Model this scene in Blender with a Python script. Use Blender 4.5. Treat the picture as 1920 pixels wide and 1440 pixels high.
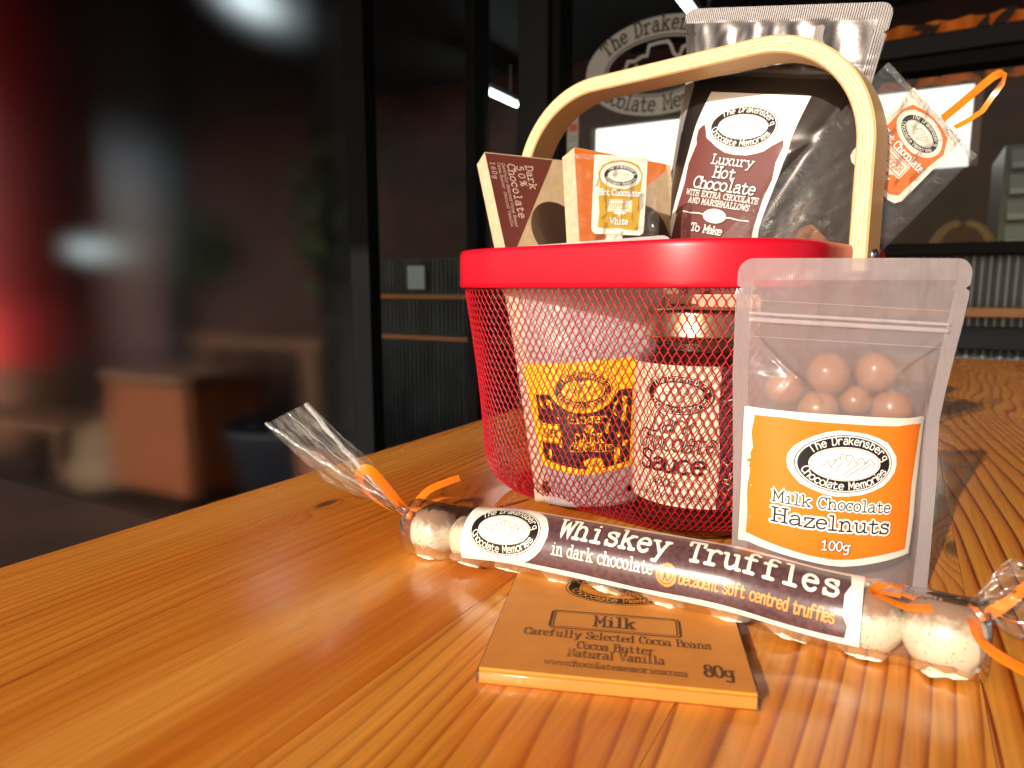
import bpy, bmesh, math, random
import numpy as np
from mathutils import Vector, Matrix, noise
from math import sin, cos, pi, radians, sqrt, atan2

random.seed(4)
C = bpy.context.scene.collection
SC = bpy.context.scene
for o in list(bpy.data.objects):
    bpy.data.objects.remove(o)

# ------------------------------------------------------------------ camera, light, exposure
CAM_H, F_PX, PITCH = 0.155, 1300.0, math.atan(179 / 1300)
cam = bpy.data.cameras.new('camera')
cam.sensor_width = 36.0
cam.lens = F_PX * 36 / 1920
cam.clip_start, cam.clip_end = 0.01, 400
cam.dof.use_dof = True
cam.dof.focus_distance = 0.385
cam.dof.aperture_fstop = cam.lens / 1000 / 0.0023
co = bpy.data.objects.new('camera', cam)
co.location = (0, 0, CAM_H)
co.rotation_euler = (pi / 2 - PITCH, 0, 0)
C.objects.link(co)
SC.camera = co

SUN_AZ, SUN_EL = radians(37), radians(23.5)          # azimuth: sun stands behind the camera, to the left
w = bpy.data.worlds.new('World'); SC.world = w; w.use_nodes = True
wn = w.node_tree
bg = wn.nodes['Background']
sky = wn.nodes.new('ShaderNodeTexSky'); sky.sky_type = 'NISHITA'; sky.sun_disc = False
sky.sun_elevation = SUN_EL; sky.sun_rotation = radians(180) + SUN_AZ
wn.links.new(sky.outputs[0], bg.inputs[0]); bg.inputs[1].default_value = 0.088
sky.dust_density = 3.5; sky.air_density = 1.0; sky.ozone_density = .6
sd = bpy.data.lights.new('sun', 'SUN'); sd.energy = 4.2; sd.angle = radians(0.6); sd.color = (1, .93, .82)
so = bpy.data.objects.new('sun', sd)
S2 = Vector((-sin(SUN_AZ) * cos(SUN_EL), -cos(SUN_AZ) * cos(SUN_EL), sin(SUN_EL)))
so.rotation_euler = S2.to_track_quat('Z', 'Y').to_euler(); so.location = S2 * 5
C.objects.link(so)
SC.view_settings.view_transform = 'Standard'; SC.view_settings.look = 'None'
SC.view_settings.exposure = 0.30; SC.view_settings.gamma = 1
SC.view_settings.use_curve_mapping = False
SC.render.engine = 'CYCLES'
SC.cycles.use_denoising = True
SC.cycles.max_bounces = 10; SC.cycles.transparent_max_bounces = 40
SC.cycles.transmission_bounces = 8; SC.cycles.sample_clamp_indirect = 4.0

# ------------------------------------------------------------------ geometry helpers
def ray(x, y):
    a, b = (x - 960) / F_PX, -(y - 720) / F_PX
    return Vector((a, cos(PITCH) + b * sin(PITCH), b * cos(PITCH) - sin(PITCH)))
CP = Vector((0, 0, CAM_H))
def at_z(x, y, z=0.0):
    d = ray(x, y); return CP + d * ((z - CAM_H) / d.z)
def at_y(x, y, Y):
    d = ray(x, y); return CP + d * (Y / d.y)
def at_plane(x, y, O, N):
    d = ray(x, y); return CP + d * ((Vector(O) - CP).dot(N) / d.dot(N))
TA = radians(29.5)
E_ = Vector((cos(TA), -sin(TA), 0)); G_ = Vector((sin(TA), cos(TA), 0))
TF = Matrix.Rotation(-TA, 4, 'Z')                      # table / shopfront frame: x across, y along the boards
def wall_px(x, y, G):
    P = at_plane(x, y, G_ * G, G_); return P.dot(E_), P.z

def thing(name, label, cat, loc=(0, 0, 0), group=None, kind=None, rot=None):
    o = bpy.data.objects.new(name, None); o.empty_display_size = .02
    C.objects.link(o); o.location = loc
    if rot is not None: o.rotation_euler = rot
    tag(o, label, cat, group, kind)
    return o
def tag(o, label=None, cat=None, group=None, kind=None):
    if label: o['label'] = label
    if cat: o['category'] = cat
    if group: o['group'] = group
    if kind: o['kind'] = kind
    return o
def mesh_obj(name, V, Fc, mats, parent=None, mi=None, smooth=False, uv=None, local=False, label=None):
    """V in world space unless local; parent keeps the mesh where it is."""
    me = bpy.data.meshes.new(name)
    me.from_pydata([tuple(v) for v in V], [], [tuple(f) for f in Fc])
    if not isinstance(mats, (list, tuple)): mats = [mats]
    for m in mats: me.materials.append(m)
    if mi is not None: me.polygons.foreach_set('material_index', np.asarray(mi, dtype=np.int32))
    if smooth: me.polygons.foreach_set('use_smooth', np.ones(len(me.polygons), dtype=bool))
    if uv is not None:
        l = me.uv_layers.new(name='UVMap')
        vi = np.zeros(len(me.loops), dtype=np.int32); me.loops.foreach_get('vertex_index', vi)
        l.data.foreach_set('uv', np.asarray(uv, dtype=np.float32)[vi].ravel())
    me.update()
    o = bpy.data.objects.new(name, me); C.objects.link(o)
    if parent is not None:
        o.parent = parent
        if not local:
            pm = Matrix.Translation(parent.location) @ parent.rotation_euler.to_matrix().to_4x4()
            o.matrix_parent_inverse = pm.inverted()
    if label: o['label'] = label
    return o

class MB:
    def __init__(s): s.v = []; s.f = []; s.m = []; s.uv = []
    def add(s, V, Fc, m=0, uv=None):
        b = len(s.v); s.v += [tuple(v) for v in V]; s.f += [tuple(i + b for i in f) for f in Fc]; s.m += [m] * len(Fc)
        s.uv += list(uv) if uv is not None else [(0, 0)] * len(V)
        return s
    def box(s, lo, hi, m=0, M=None, bev=0.0):
        bm = bmesh.new(); bmesh.ops.create_cube(bm, size=1)
        for v in bm.verts:
            v.co = Vector([lo[i] + (v.co[i] + .5) * (hi[i] - lo[i]) for i in range(3)])
        if bev > 0: bmesh.ops.bevel(bm, geom=list(bm.edges), offset=bev, segments=2, affect='EDGES', profile=.5)
        return s.frombm(bm, m, M)
    def frombm(s, bm, m=0, M=None):
        if M is not None: bmesh.ops.transform(bm, matrix=M, verts=bm.verts)
        bm.verts.index_update()
        s.add([v.co[:] for v in bm.verts], [[v.index for v in f.verts] for f in bm.faces], m); bm.free(); return s
    def grid(s, P, m=0, uv=None, flip=False, closed=False):
        n, k = len(P), len(P[0]); V = [p for r in P for p in r]
        Fc = []
        for i in range(n - 1):
            for j in range(k - 1 + (1 if closed else 0)):
                a, b = i * k + j, i * k + (j + 1) % k
                f = (a, b, b + k, a + k); Fc.append(f[::-1] if flip else f)
        return s.add(V, Fc, m, [q for r in uv for q in r] if uv is not None else None)
    def tube(s, pts, r, n=10, m=0, cap=True):
        pts = [Vector(p) for p in pts]; R = r if hasattr(r, '__len__') else [r] * len(pts); rings = []
        up = Vector((0, 0, 1))
        for i, p in enumerate(pts):
            t = (pts[min(i + 1, len(pts) - 1)] - pts[max(i - 1, 0)]).normalized()
            if abs(t.dot(up)) > .97: up = Vector((1, 0, 0))
            a = t.cross(up).normalized(); b = t.cross(a)
            rings.append([p + (a * cos(2 * pi * k / n) + b * sin(2 * pi * k / n)) * R[i] for k in range(n)])
        base = len(s.v); s.grid(rings, m, closed=True)
        if cap:
            s.f.append(tuple(base + k for k in range(n))[::-1]); s.m.append(m)
            L = base + (len(pts) - 1) * n; s.f.append(tuple(L + k for k in range(n))); s.m.append(m)
        return s
    def lathe(s, prof, n=40, m=0, M=None):
        P = [[Vector((r * cos(2 * pi * k / n), r * sin(2 * pi * k / n), z)) for k in range(n)] for r, z in prof]
        if M is not None: P = [[M @ p for p in r] for r in P]
        return s.grid(P, m, closed=True)
    def build(s, name, mats, parent=None, smooth=False, uv=False, local=False, label=None):
        return mesh_obj(name, s.v, s.f, mats, parent, s.m, smooth, s.uv if uv else None, local, label)

def fbm(x, y, z=0, o=3):
    return noise.fractal(Vector((x, y, z)), 1.0, 2.0, o)

# ------------------------------------------------------------------ materials
def nt(name):
    m = bpy.data.materials.new(name); m.use_nodes = True
    return m, m.node_tree.nodes, m.node_tree.links, m.node_tree.nodes['Principled BSDF']
def var(N, L, base, amt, scale, coord='Object', stretch=(1, 1, 1), detail=4):
    tc = N.new('ShaderNodeTexCoord'); mp = N.new('ShaderNodeMapping'); mp.inputs['Scale'].default_value = stretch
    no = N.new('ShaderNodeTexNoise'); no.inputs['Scale'].default_value = scale; no.inputs['Detail'].default_value = detail
    L.new(tc.outputs[coord], mp.inputs[0]); L.new(mp.outputs[0], no.inputs['Vector'])
    mr = N.new('ShaderNodeMapRange'); mr.inputs[1].default_value = .3; mr.inputs[2].default_value = .7
    mr.inputs[3].default_value = 1 - amt; mr.inputs[4].default_value = 1 + amt
    L.new(no.outputs['Fac'], mr.inputs[0])
    mx = N.new('ShaderNodeVectorMath'); mx.operation = 'SCALE'; mx.inputs[0].default_value = base[:3]
    L.new(mr.outputs[0], mx.inputs['Scale'])
    return mx.outputs[0], no.outputs['Fac']
def pmat(name, base, rough=.5, metal=0, amt=.06, scale=60, bump=0, bscale=200, coat=0, spec=.5, stretch=(1, 1, 1), crough=.05, coord='Object'):
    m, N, L, b = nt(name)
    col, fac = var(N, L, base, amt, scale, coord, stretch)
    L.new(col, b.inputs['Base Color'])
    b.inputs['Roughness'].default_value = rough; b.inputs['Metallic'].default_value = metal
    b.inputs['Coat Weight'].default_value = coat; b.inputs['Coat Roughness'].default_value = crough
    b.inputs['Specular IOR Level'].default_value = spec
    if bump:
        tc = N.new('ShaderNodeTexCoord'); mp = N.new('ShaderNodeMapping'); mp.inputs['Scale'].default_value = stretch
        no = N.new('ShaderNodeTexNoise'); no.inputs['Scale'].default_value = bscale; no.inputs['Detail'].default_value = 5
        L.new(tc.outputs[coord], mp.inputs[0]); L.new(mp.outputs[0], no.inputs['Vector'])
        bp = N.new('ShaderNodeBump'); bp.inputs['Strength'].default_value = bump; bp.inputs['Distance'].default_value = .001
        L.new(no.outputs['Fac'], bp.inputs['Height']); L.new(bp.outputs[0], b.inputs['Normal'])
    return m
def emat(name, col, s):
    m, N, L, b = nt(name); b.inputs['Base Color'].default_value = (.8, .8, .8, 1)
    b.inputs['Emission Color'].default_value = (*col, 1); b.inputs['Emission Strength'].default_value = s; return m
def film(name, tint=(.97, .97, .97), gloss=1.0, rough=.06, haze=.03, bump=.5, bscale=90, hazecol=(.9, .88, .86), base=.035):
    """thin clear wrap: see-through, with a fresnel sheen and a little milkiness"""
    m, N, L, b = nt(name); N.remove(b); out = N['Material Output']
    tr = N.new('ShaderNodeBsdfTransparent'); tr.inputs[0].default_value = (*tint, 1)
    gl = N.new('ShaderNodeBsdfGlossy'); gl.inputs['Roughness'].default_value = rough
    df = N.new('ShaderNodeBsdfDiffuse'); df.inputs[0].default_value = (*hazecol, 1)
    fr = N.new('ShaderNodeLayerWeight'); fr.inputs['Blend'].default_value = .22
    mr = N.new('ShaderNodeMapRange'); mr.inputs[3].default_value = base; mr.inputs[4].default_value = .75 * gloss
    L.new(fr.outputs['Fresnel'], mr.inputs[0])
    tc = N.new('ShaderNodeTexCoord'); no = N.new('ShaderNodeTexNoise'); no.inputs['Scale'].default_value = bscale
    no.inputs['Detail'].default_value = 3; no.inputs['Distortion'].default_value = 1.2
    L.new(tc.outputs['Object'], no.inputs['Vector'])
    bp = N.new('ShaderNodeBump'); bp.inputs['Strength'].default_value = bump; bp.inputs['Distance'].default_value = .002
    L.new(no.outputs['Fac'], bp.inputs['Height']); L.new(bp.outputs[0], gl.inputs['Normal']); L.new(bp.outputs[0], fr.inputs['Normal'])
    m1 = N.new('ShaderNodeMixShader'); m1.inputs[0].default_value = haze
    L.new(tr.outputs[0], m1.inputs[1]); L.new(df.outputs[0], m1.inputs[2])
    m2 = N.new('ShaderNodeMixShader'); L.new(mr.outputs[0], m2.inputs[0])
    L.new(m1.outputs[0], m2.inputs[1]); L.new(gl.outputs[0], m2.inputs[2]); L.new(m2.outputs[0], out.inputs[0])
    return m
def frosted(name, fac, col, rough=.24, bump=.25, crimp=False, trans=.5):
    """milky pouch plastic: part clear, part scattering, soft sheen"""
    m, N, L, b = nt(name); out = N['Material Output']
    b.inputs['Base Color'].default_value = (*col, 1); b.inputs['Roughness'].default_value = rough
    b.inputs['Specular IOR Level'].default_value = 1.0; b.inputs['Coat Weight'].default_value = .6; b.inputs['Coat Roughness'].default_value = .16
    tl = N.new('ShaderNodeBsdfTranslucent'); tl.inputs[0].default_value = (*col, 1)
    ma = N.new('ShaderNodeMixShader'); ma.inputs[0].default_value = trans
    L.new(b.outputs[0], ma.inputs[1]); L.new(tl.outputs[0], ma.inputs[2])
    tr = N.new('ShaderNodeBsdfTransparent'); tr.inputs[0].default_value = (.97, .95, .95, 1)
    mx = N.new('ShaderNodeMixShader'); mx.inputs[0].default_value = fac
    L.new(tr.outputs[0], mx.inputs[1]); L.new(ma.outputs[0], mx.inputs[2]); L.new(mx.outputs[0], out.inputs[0])
    tc = N.new('ShaderNodeTexCoord')
    bp = N.new('ShaderNodeBump'); bp.inputs['Strength'].default_value = bump; bp.inputs['Distance'].default_value = .0012
    if crimp:
        wv = N.new('ShaderNodeTexWave'); wv.bands_direction = 'X'; wv.inputs['Scale'].default_value = 260; wv.inputs['Distortion'].default_value = .8
        L.new(tc.outputs['UV'], wv.inputs['Vector']); L.new(wv.outputs['Fac'], bp.inputs['Height'])
        bp.inputs['Distance'].default_value = .0003
    else:
        no = N.new('ShaderNodeTexNoise'); no.inputs['Scale'].default_value = 55; no.inputs['Detail'].default_value = 3
        L.new(tc.outputs['UV'], no.inputs['Vector']); L.new(no.outputs['Fac'], bp.inputs['Height'])
    L.new(bp.outputs[0], b.inputs['Normal'])
    return m
def foil(name, base, rough, bump, crimp=False, metal=.85):
    m, N, L, b = nt(name)
    b.inputs['Base Color'].default_value = (*base, 1); b.inputs['Metallic'].default_value = metal; b.inputs['Roughness'].default_value = rough
    tc = N.new('ShaderNodeTexCoord'); bp = N.new('ShaderNodeBump'); bp.inputs['Strength'].default_value = bump
    if crimp:
        wv = N.new('ShaderNodeTexWave'); wv.bands_direction = 'X'; wv.inputs['Scale'].default_value = 200; wv.inputs['Distortion'].default_value = .5
        L.new(tc.outputs['UV'], wv.inputs['Vector']); L.new(wv.outputs['Fac'], bp.inputs['Height']); bp.inputs['Distance'].default_value = .0004
    else:
        no = N.new('ShaderNodeTexNoise'); no.inputs['Scale'].default_value = 700; no.inputs['Detail'].default_value = 3
        L.new(tc.outputs['UV'], no.inputs['Vector']); L.new(no.outputs['Fac'], bp.inputs['Height']); bp.inputs['Distance'].default_value = .0004
    L.new(bp.outputs[0], b.inputs['Normal'])
    return m

def pine(name, seed, soft=0.0, knots=()):
    """varnished pine: long early/late wood bands drawn along local y"""
    m, N, L, b = nt(name)
    tc = N.new('ShaderNodeTexCoord')
    def mapping(sc, loc=(0, 0, 0)):
        mp = N.new('ShaderNodeMapping'); mp.inputs['Scale'].default_value = sc; mp.inputs['Location'].default_value = loc
        L.new(tc.outputs['Object'], mp.inputs[0]); return mp.outputs[0]
    def ntex(vec, scale, detail=3, dist=0):
        n = N.new('ShaderNodeTexNoise'); n.inputs['Scale'].default_value = scale; n.inputs['Detail'].default_value = detail
        n.inputs['Distortion'].default_value = dist; L.new(vec, n.inputs['Vector']); return n.outputs['Fac']
    def math_(op, a, c=None, d=None):
        n = N.new('ShaderNodeMath'); n.operation = op
        for i, q in enumerate((a, c, d)):
            if q is None: continue
            if isinstance(q, (int, float)): n.inputs[i].default_value = q
            else: L.new(q, n.inputs[i])
        return n.outputs[0]
    sx = N.new('ShaderNodeSeparateXYZ'); L.new(tc.outputs['Object'], sx.inputs[0])
    big = ntex(mapping((7, 1.1, 3), (seed * 3.1, seed, 0)), 1.0, 2, .3)
    mid = ntex(mapping((15, 1.3, 4), (seed, 7 * seed, 0)), 1.0, 3)
    ph = math_('ADD', math_('MULTIPLY', sx.outputs[0], 105.0), math_('MULTIPLY', big, 15.0))
    ph = math_('ADD', ph, math_('MULTIPLY', mid, 1.6))
    kmask = None
    for kx, ky, kr_ in knots:
        dx = math_('SUBTRACT', sx.outputs[0], kx); dy = math_('MULTIPLY', math_('SUBTRACT', sx.outputs[1], ky), .42)
        d2 = math_('ADD', math_('MULTIPLY', dx, dx), math_('MULTIPLY', dy, dy))
        g_ = math_('POWER', 2.718, math_('MULTIPLY', d2, -1 / (2.6 * kr_) ** 2)); ph = math_('ADD', ph, math_('MULTIPLY', g_, 4.0))
        kk = math_('POWER', 2.718, math_('MULTIPLY', math_('MULTIPLY', d2, d2), -1 / kr_ ** 4)); kmask = kk if kmask is None else math_('MAXIMUM', kmask, kk)
    saw = math_('FRACT', ph)
    cr = N.new('ShaderNodeValToRGB'); e = cr.color_ramp
    e.elements[0].position = 0; e.elements[0].color = (.74, .30, .046, 1)
    e.elements[1].position = 1; e.elements[1].color = (.66, .23, .028, 1)
    for p, c in ((.55, (.68, .24, .031, 1)), (.76, (.54, .145, .014, 1)), (.85, (.25, .042, .006, 1)), (.93, (.19, .030, .005, 1)), (.96, (.60, .19, .022, 1))):
        q = e.elements.new(p); q.color = c
    L.new(saw, cr.inputs[0])
    # broad colour drift and fibres
    drift = ntex(mapping((13, .7, 1), (seed * 5, 2, 0)), 1.0, 3)
    cr2 = N.new('ShaderNodeValToRGB'); f = cr2.color_ramp
    f.elements[0].position = .40; f.elements[0].color = (.54, .115, .010, 1)
    f.elements[1].position = .62; f.elements[1].color = (.76, .29, .046, 1)
    q = f.elements.new(.5); q.color = (.62, .19, .020, 1)
    L.new(drift, cr2.inputs[0])
    fade = N.new('ShaderNodeMapRange'); fade.inputs[1].default_value = .40; fade.inputs[2].default_value = .62
    fade.inputs[3].default_value = min(.95, .04 + .5 * soft); fade.inputs[4].default_value = min(.97, .42 + .5 * soft)
    L.new(ntex(mapping((3.2, 1.6, 1), (seed * 2, 5, 0)), 1.0, 2), fade.inputs[0])
    mx = N.new('ShaderNodeMix'); mx.data_type = 'RGBA'
    L.new(fade.outputs[0], mx.inputs['Factor']); L.new(cr.outputs[0], mx.inputs['A']); L.new(cr2.outputs[0], mx.inputs['B'])
    if kmask is not None:
        m3 = N.new('ShaderNodeMix'); m3.data_type = 'RGBA'; m3.inputs['B'].default_value = (.13, .040, .012, 1)
        L.new(math_('MULTIPLY', kmask, .9), m3.inputs['Factor']); L.new(mx.outputs['Result'], m3.inputs['A']); mx = m3
    # worn varnish: fine pale scuffs in all directions
    sc1 = ntex(mapping((900, 60, 1), (3, 1, 0)), 1.0, 2); 
    mp2 = N.new('ShaderNodeMapping'); mp2.inputs['Rotation'].default_value = (0, 0, .9); mp2.inputs['Scale'].default_value = (1100, 38, 1); L.new(tc.outputs['Object'], mp2.inputs[0])
    scr = N.new('ShaderNodeMapRange'); scr.inputs[1].default_value = .70; scr.inputs[2].default_value = .78; L.new(ntex(mp2.outputs[0], 1.0, 2), scr.inputs[0])
    m4 = N.new('ShaderNodeMix'); m4.data_type = 'RGBA'; m4.inputs['B'].default_value = (.80, .46, .17, 1)
    L.new(math_('MULTIPLY', scr.outputs[0], .35), m4.inputs['Factor']); L.new(mx.outputs['Result'], m4.inputs['A']); mx = m4
    fib = ntex(mapping((420, 9, 40), (0, seed, 0)), 1.0, 4)
    mr = N.new('ShaderNodeMapRange'); mr.inputs[1].default_value = .3; mr.inputs[2].default_value = .7
    mr.inputs[3].default_value = .84; mr.inputs[4].default_value = 1.12; L.new(fib, mr.inputs[0])
    sc = N.new('ShaderNodeVectorMath'); sc.operation = 'SCALE'; L.new(mx.outputs['Result'], sc.inputs[0]); L.new(mr.outputs[0], sc.inputs['Scale'])
    L.new(sc.outputs[0], b.inputs['Base Color'])
    rg = N.new('ShaderNodeMapRange'); rg.inputs[3].default_value = .14; rg.inputs[4].default_value = .36
    L.new(ntex(mapping((30, 12, 10)), 1.0, 4), rg.inputs[0]); L.new(rg.outputs[0], b.inputs['Roughness'])
    b.inputs['Coat Weight'].default_value = .55; b.inputs['Coat Roughness'].default_value = .13
    bp = N.new('ShaderNodeBump'); bp.inputs['Strength'].default_value = .35; bp.inputs['Distance'].default_value = .0005
    hs = math_('ADD', math_('MULTIPLY', saw, -.35), math_('MULTIPLY', ntex(mapping((60, 22, 20)), 1.0, 3), 1.3))
    L.new(hs, bp.inputs['Height']); L.new(bp.outputs[0], b.inputs['Normal']); L.new(bp.outputs[0], b.inputs['Coat Normal'])
    return m

M = {}
M['red'] = pmat('red_lacquer', (.55, .003, .018), .36, amt=.03, scale=25, bump=.04, bscale=900)
M['redwire'] = pmat('red_coated_wire', (.42, .004, .013), .32, amt=.05, scale=80)
M['birch'] = pmat('birch_veneer', (.70, .44, .20), .42, amt=.10, scale=14, stretch=(1, 30, 1), coord='UV', bump=.1, bscale=30)
def ply():
    m, N, L, b = nt('birch_ply_edge')
    tc = N.new('ShaderNodeTexCoord'); sx = N.new('ShaderNodeSeparateXYZ'); L.new(tc.outputs['UV'], sx.inputs[0])
    no = N.new('ShaderNodeTexNoise'); no.inputs['Scale'].default_value = 18; L.new(tc.outputs['UV'], no.inputs['Vector'])
    ma = N.new('ShaderNodeMath'); ma.operation = 'MULTIPLY_ADD'; ma.inputs[1].default_value = .12; L.new(no.outputs['Fac'], ma.inputs[0]); L.new(sx.outputs[1], ma.inputs[2])
    mu = N.new('ShaderNodeMath'); mu.operation = 'MULTIPLY'; mu.inputs[1].default_value = 5.4; L.new(ma.outputs[0], mu.inputs[0])
    fr = N.new('ShaderNodeMath'); fr.operation = 'FRACT'; L.new(mu.outputs[0], fr.inputs[0])
    cr = N.new('ShaderNodeValToRGB'); e = cr.color_ramp
    e.elements[0].color = (.80, .60, .33, 1); e.elements[1].color = (.74, .53, .27, 1)
    for p, c in ((.70, (.80, .60, .33, 1)), (.84, (.58, .34, .13, 1)), (.93, (.44, .24, .08, 1))):
        q = e.elements.new(p); q.color = c
    L.new(fr.outputs[0], cr.inputs[0]); L.new(cr.outputs[0], b.inputs['Base Color']); b.inputs['Roughness'].default_value = .5
    return m
M['ply'] = ply()
M['steel'] = pmat('bolt_steel', (.55, .55, .56), .28, 1.0)
M['gold'] = pmat('gold_tin_lid', (.55, .45, .28), .3, 1.0, amt=.04)
M['kraft'] = pmat('kraft_board', (.56, .40, .25), .75, amt=.12, scale=160, bump=.3, bscale=500, spec=.2)
M['kraft_edge'] = pmat('kraft_board_edge', (.62, .47, .30), .8, amt=.14, scale=220, bump=.4, bscale=600, spec=.2)
M['dark_choc'] = pmat('dark_chocolate', (.06, .028, .018), .3, amt=.3, scale=70, bump=.3, bscale=150)
M['milk_choc'] = pmat('milk_chocolate', (.39, .165, .075), .30, amt=.10, scale=120, bump=.12, bscale=260, coat=.25, crough=.25)
M['cello'] = film('cellophane', bump=.3, haze=.02, base=.03)
M['cello_crisp'] = film('crinkled_cellophane', bump=1.0, bscale=130, haze=.05, base=.06, rough=.08)
M['cello_bag'] = film('clear_bag_film', bump=.30, bscale=60, haze=.012, base=.015, rough=.06, gloss=.9)
M['cello_loose'] = film('loose_clear_film', bump=.8, bscale=75, haze=.03, base=.06, rough=.08, gloss=1.0)
M['window'] = film('clear_window_film', bump=.6, bscale=40, haze=.01, rough=.12)
M['seal'] = film('crimped_film_seal', haze=.10, rough=.15, bump=.8, bscale=300, hazecol=(.85, .82, .8))
M['frost'] = frosted('frosted_pouch_film', .36, (.74, .67, .67))
M['frost_seal'] = frosted('frosted_pouch_seal', .58, (.70, .63, .64), crimp=True, bump=.5, rough=.25)
M['frost_ridge'] = frosted('frosted_zip_ridge', .55, (.90, .86, .86), rough=.2)
M['milkfilm'] = frosted('milky_pouch_film', .72, (.82, .76, .77), rough=.28)
M['creamseal'] = frosted('cream_pouch_seal', .9, (.86, .74, .58), rough=.4)
M['black_foil'] = foil('matt_black_foil', (.085, .072, .068), .36, .12)
M['black_foil_crimp'] = foil('crimped_black_foil', (.17, .15, .145), .38, .6, True)
M['sunlit_foil'] = foil('sunlit_foil_gusset', (.42, .38, .36), .45, .3, metal=.4)  # side gusset of the black pouch, its sunlight put into a paler colour
M['ribbon'] = pmat('orange_satin_ribbon', (.88, .20, .008), .3, amt=.08, scale=300, stretch=(1, 1, 1), coat=.3, crough=.2)
M['stick'] = pmat('white_dipper_block', (.84, .76, .58), .5, amt=.05)
M['glass'] = film('jar_glass', bump=.05, haze=.0, rough=.02, gloss=1.1, base=.05)
M['sauce'] = pmat('chocolate_sauce', (.045, .014, .010), .12, amt=.1, spec=.6)

def truffle_mat():
    m, N, L, b = nt('white_chocolate_dusted')
    tc = N.new('ShaderNodeTexCoord'); sx = N.new('ShaderNodeSeparateXYZ'); L.new(tc.outputs['Object'], sx.inputs[0])
    no = N.new('ShaderNodeTexNoise'); no.inputs['Scale'].default_value = 260; no.inputs['Detail'].default_value = 6; L.new(tc.outputs['Object'], no.inputs['Vector'])
    n2 = N.new('ShaderNodeTexNoise'); n2.inputs['Scale'].default_value = 900; n2.inputs['Detail'].default_value = 2; L.new(tc.outputs['Object'], n2.inputs['Vector'])
    # cocoa dust lies on the crown; specks anywhere
    a = N.new('ShaderNodeMapRange'); a.inputs[1].default_value = .001; a.inputs[2].default_value = .0135; a.inputs[3].default_value = -.40; a.inputs[4].default_value = .50
    L.new(sx.outputs[2], a.inputs[0])
    s = N.new('ShaderNodeMath'); s.operation = 'ADD'; L.new(a.outputs[0], s.inputs[0]); L.new(no.outputs['Fac'], s.inputs[1])
    r = N.new('ShaderNodeMapRange'); r.inputs[1].default_value = .36; r.inputs[2].default_value = .74; r.inputs[4].default_value = .85; L.new(s.outputs[0], r.inputs[0])
    k = N.new('ShaderNodeMapRange'); k.inputs[1].default_value = .635; k.inputs[2].default_value = .68; k.inputs[4].default_value = .8; L.new(n2.outputs['Fac'], k.inputs[0])
    mxm = N.new('ShaderNodeMath'); mxm.operation = 'MAXIMUM'; L.new(r.outputs[0], mxm.inputs[0]); L.new(k.outputs[0], mxm.inputs[1])
    mx = N.new('ShaderNodeMix'); mx.data_type = 'RGBA'; mx.inputs['A'].default_value = (.64, .56, .40, 1); mx.inputs['B'].default_value = (.26, .11, .055, 1)
    L.new(mxm.outputs[0], mx.inputs['Factor']); L.new(mx.outputs['Result'], b.inputs['Base Color'])
    b.inputs['Roughness'].default_value = .36; b.inputs['Subsurface Weight'].default_value = .15; b.inputs['Subsurface Radius'].default_value = (.004, .003, .002)
    b.inputs['Subsurface Scale'].default_value = .5
    bp = N.new('ShaderNodeBump'); bp.inputs['Strength'].default_value = .25; bp.inputs['Distance'].default_value = .0006
    L.new(no.outputs['Fac'], bp.inputs['Height']); L.new(bp.outputs[0], b.inputs['Normal'])
    return m
M['truffle'] = truffle_mat()

INK = {}
def ink(key, col, rough=.42, amt=.02, scale=90, spec=.4, coat=0.0):
    cr_ = .15
    INK[key] = pmat('print_' + key, col, rough, amt=amt, scale=scale, spec=spec, coat=coat, crough=cr_)
ink('cream', (.83, .77, .66)); ink('white', (.86, .83, .78)); ink('black', (.014, .011, .011))
ink('maroon', (.155, .042, .036)); ink('orange', (.82, .20, .016)); ink('ochre', (.56, .32, .020)); ink('yellow', (.86, .50, .015))
ink('brown', (.105, .048, .05), .3, amt=.35, scale=420, coat=1.0); ink('wcream', (.85, .78, .66), .3, coat=1.0); ink('wblack', (.016, .012, .012), .3, coat=1.0)
ink('worange', (.80, .29, .05), .3, coat=1.0)
ink('line', (.33, .31, .28)); ink('sleeve', (.135, .032, .024), .4); ink('pink', (.60, .42, .34)); ink('amber', (.60, .215, .032), .55, amt=.06)
ink('amberfront', (.62, .235, .022), .5, amt=.06); ink('bark', (.10, .042, .018)); ink('jar', (.70, .60, .45)); ink('orange2', (.72, .165, .012), .4)
ink('grey', (.20, .19, .19)); ink('blue', (.06, .16, .42)); ink('signred', (.5, .05, .04))
ink('decal', (.40, .41, .42), .5)

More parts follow.
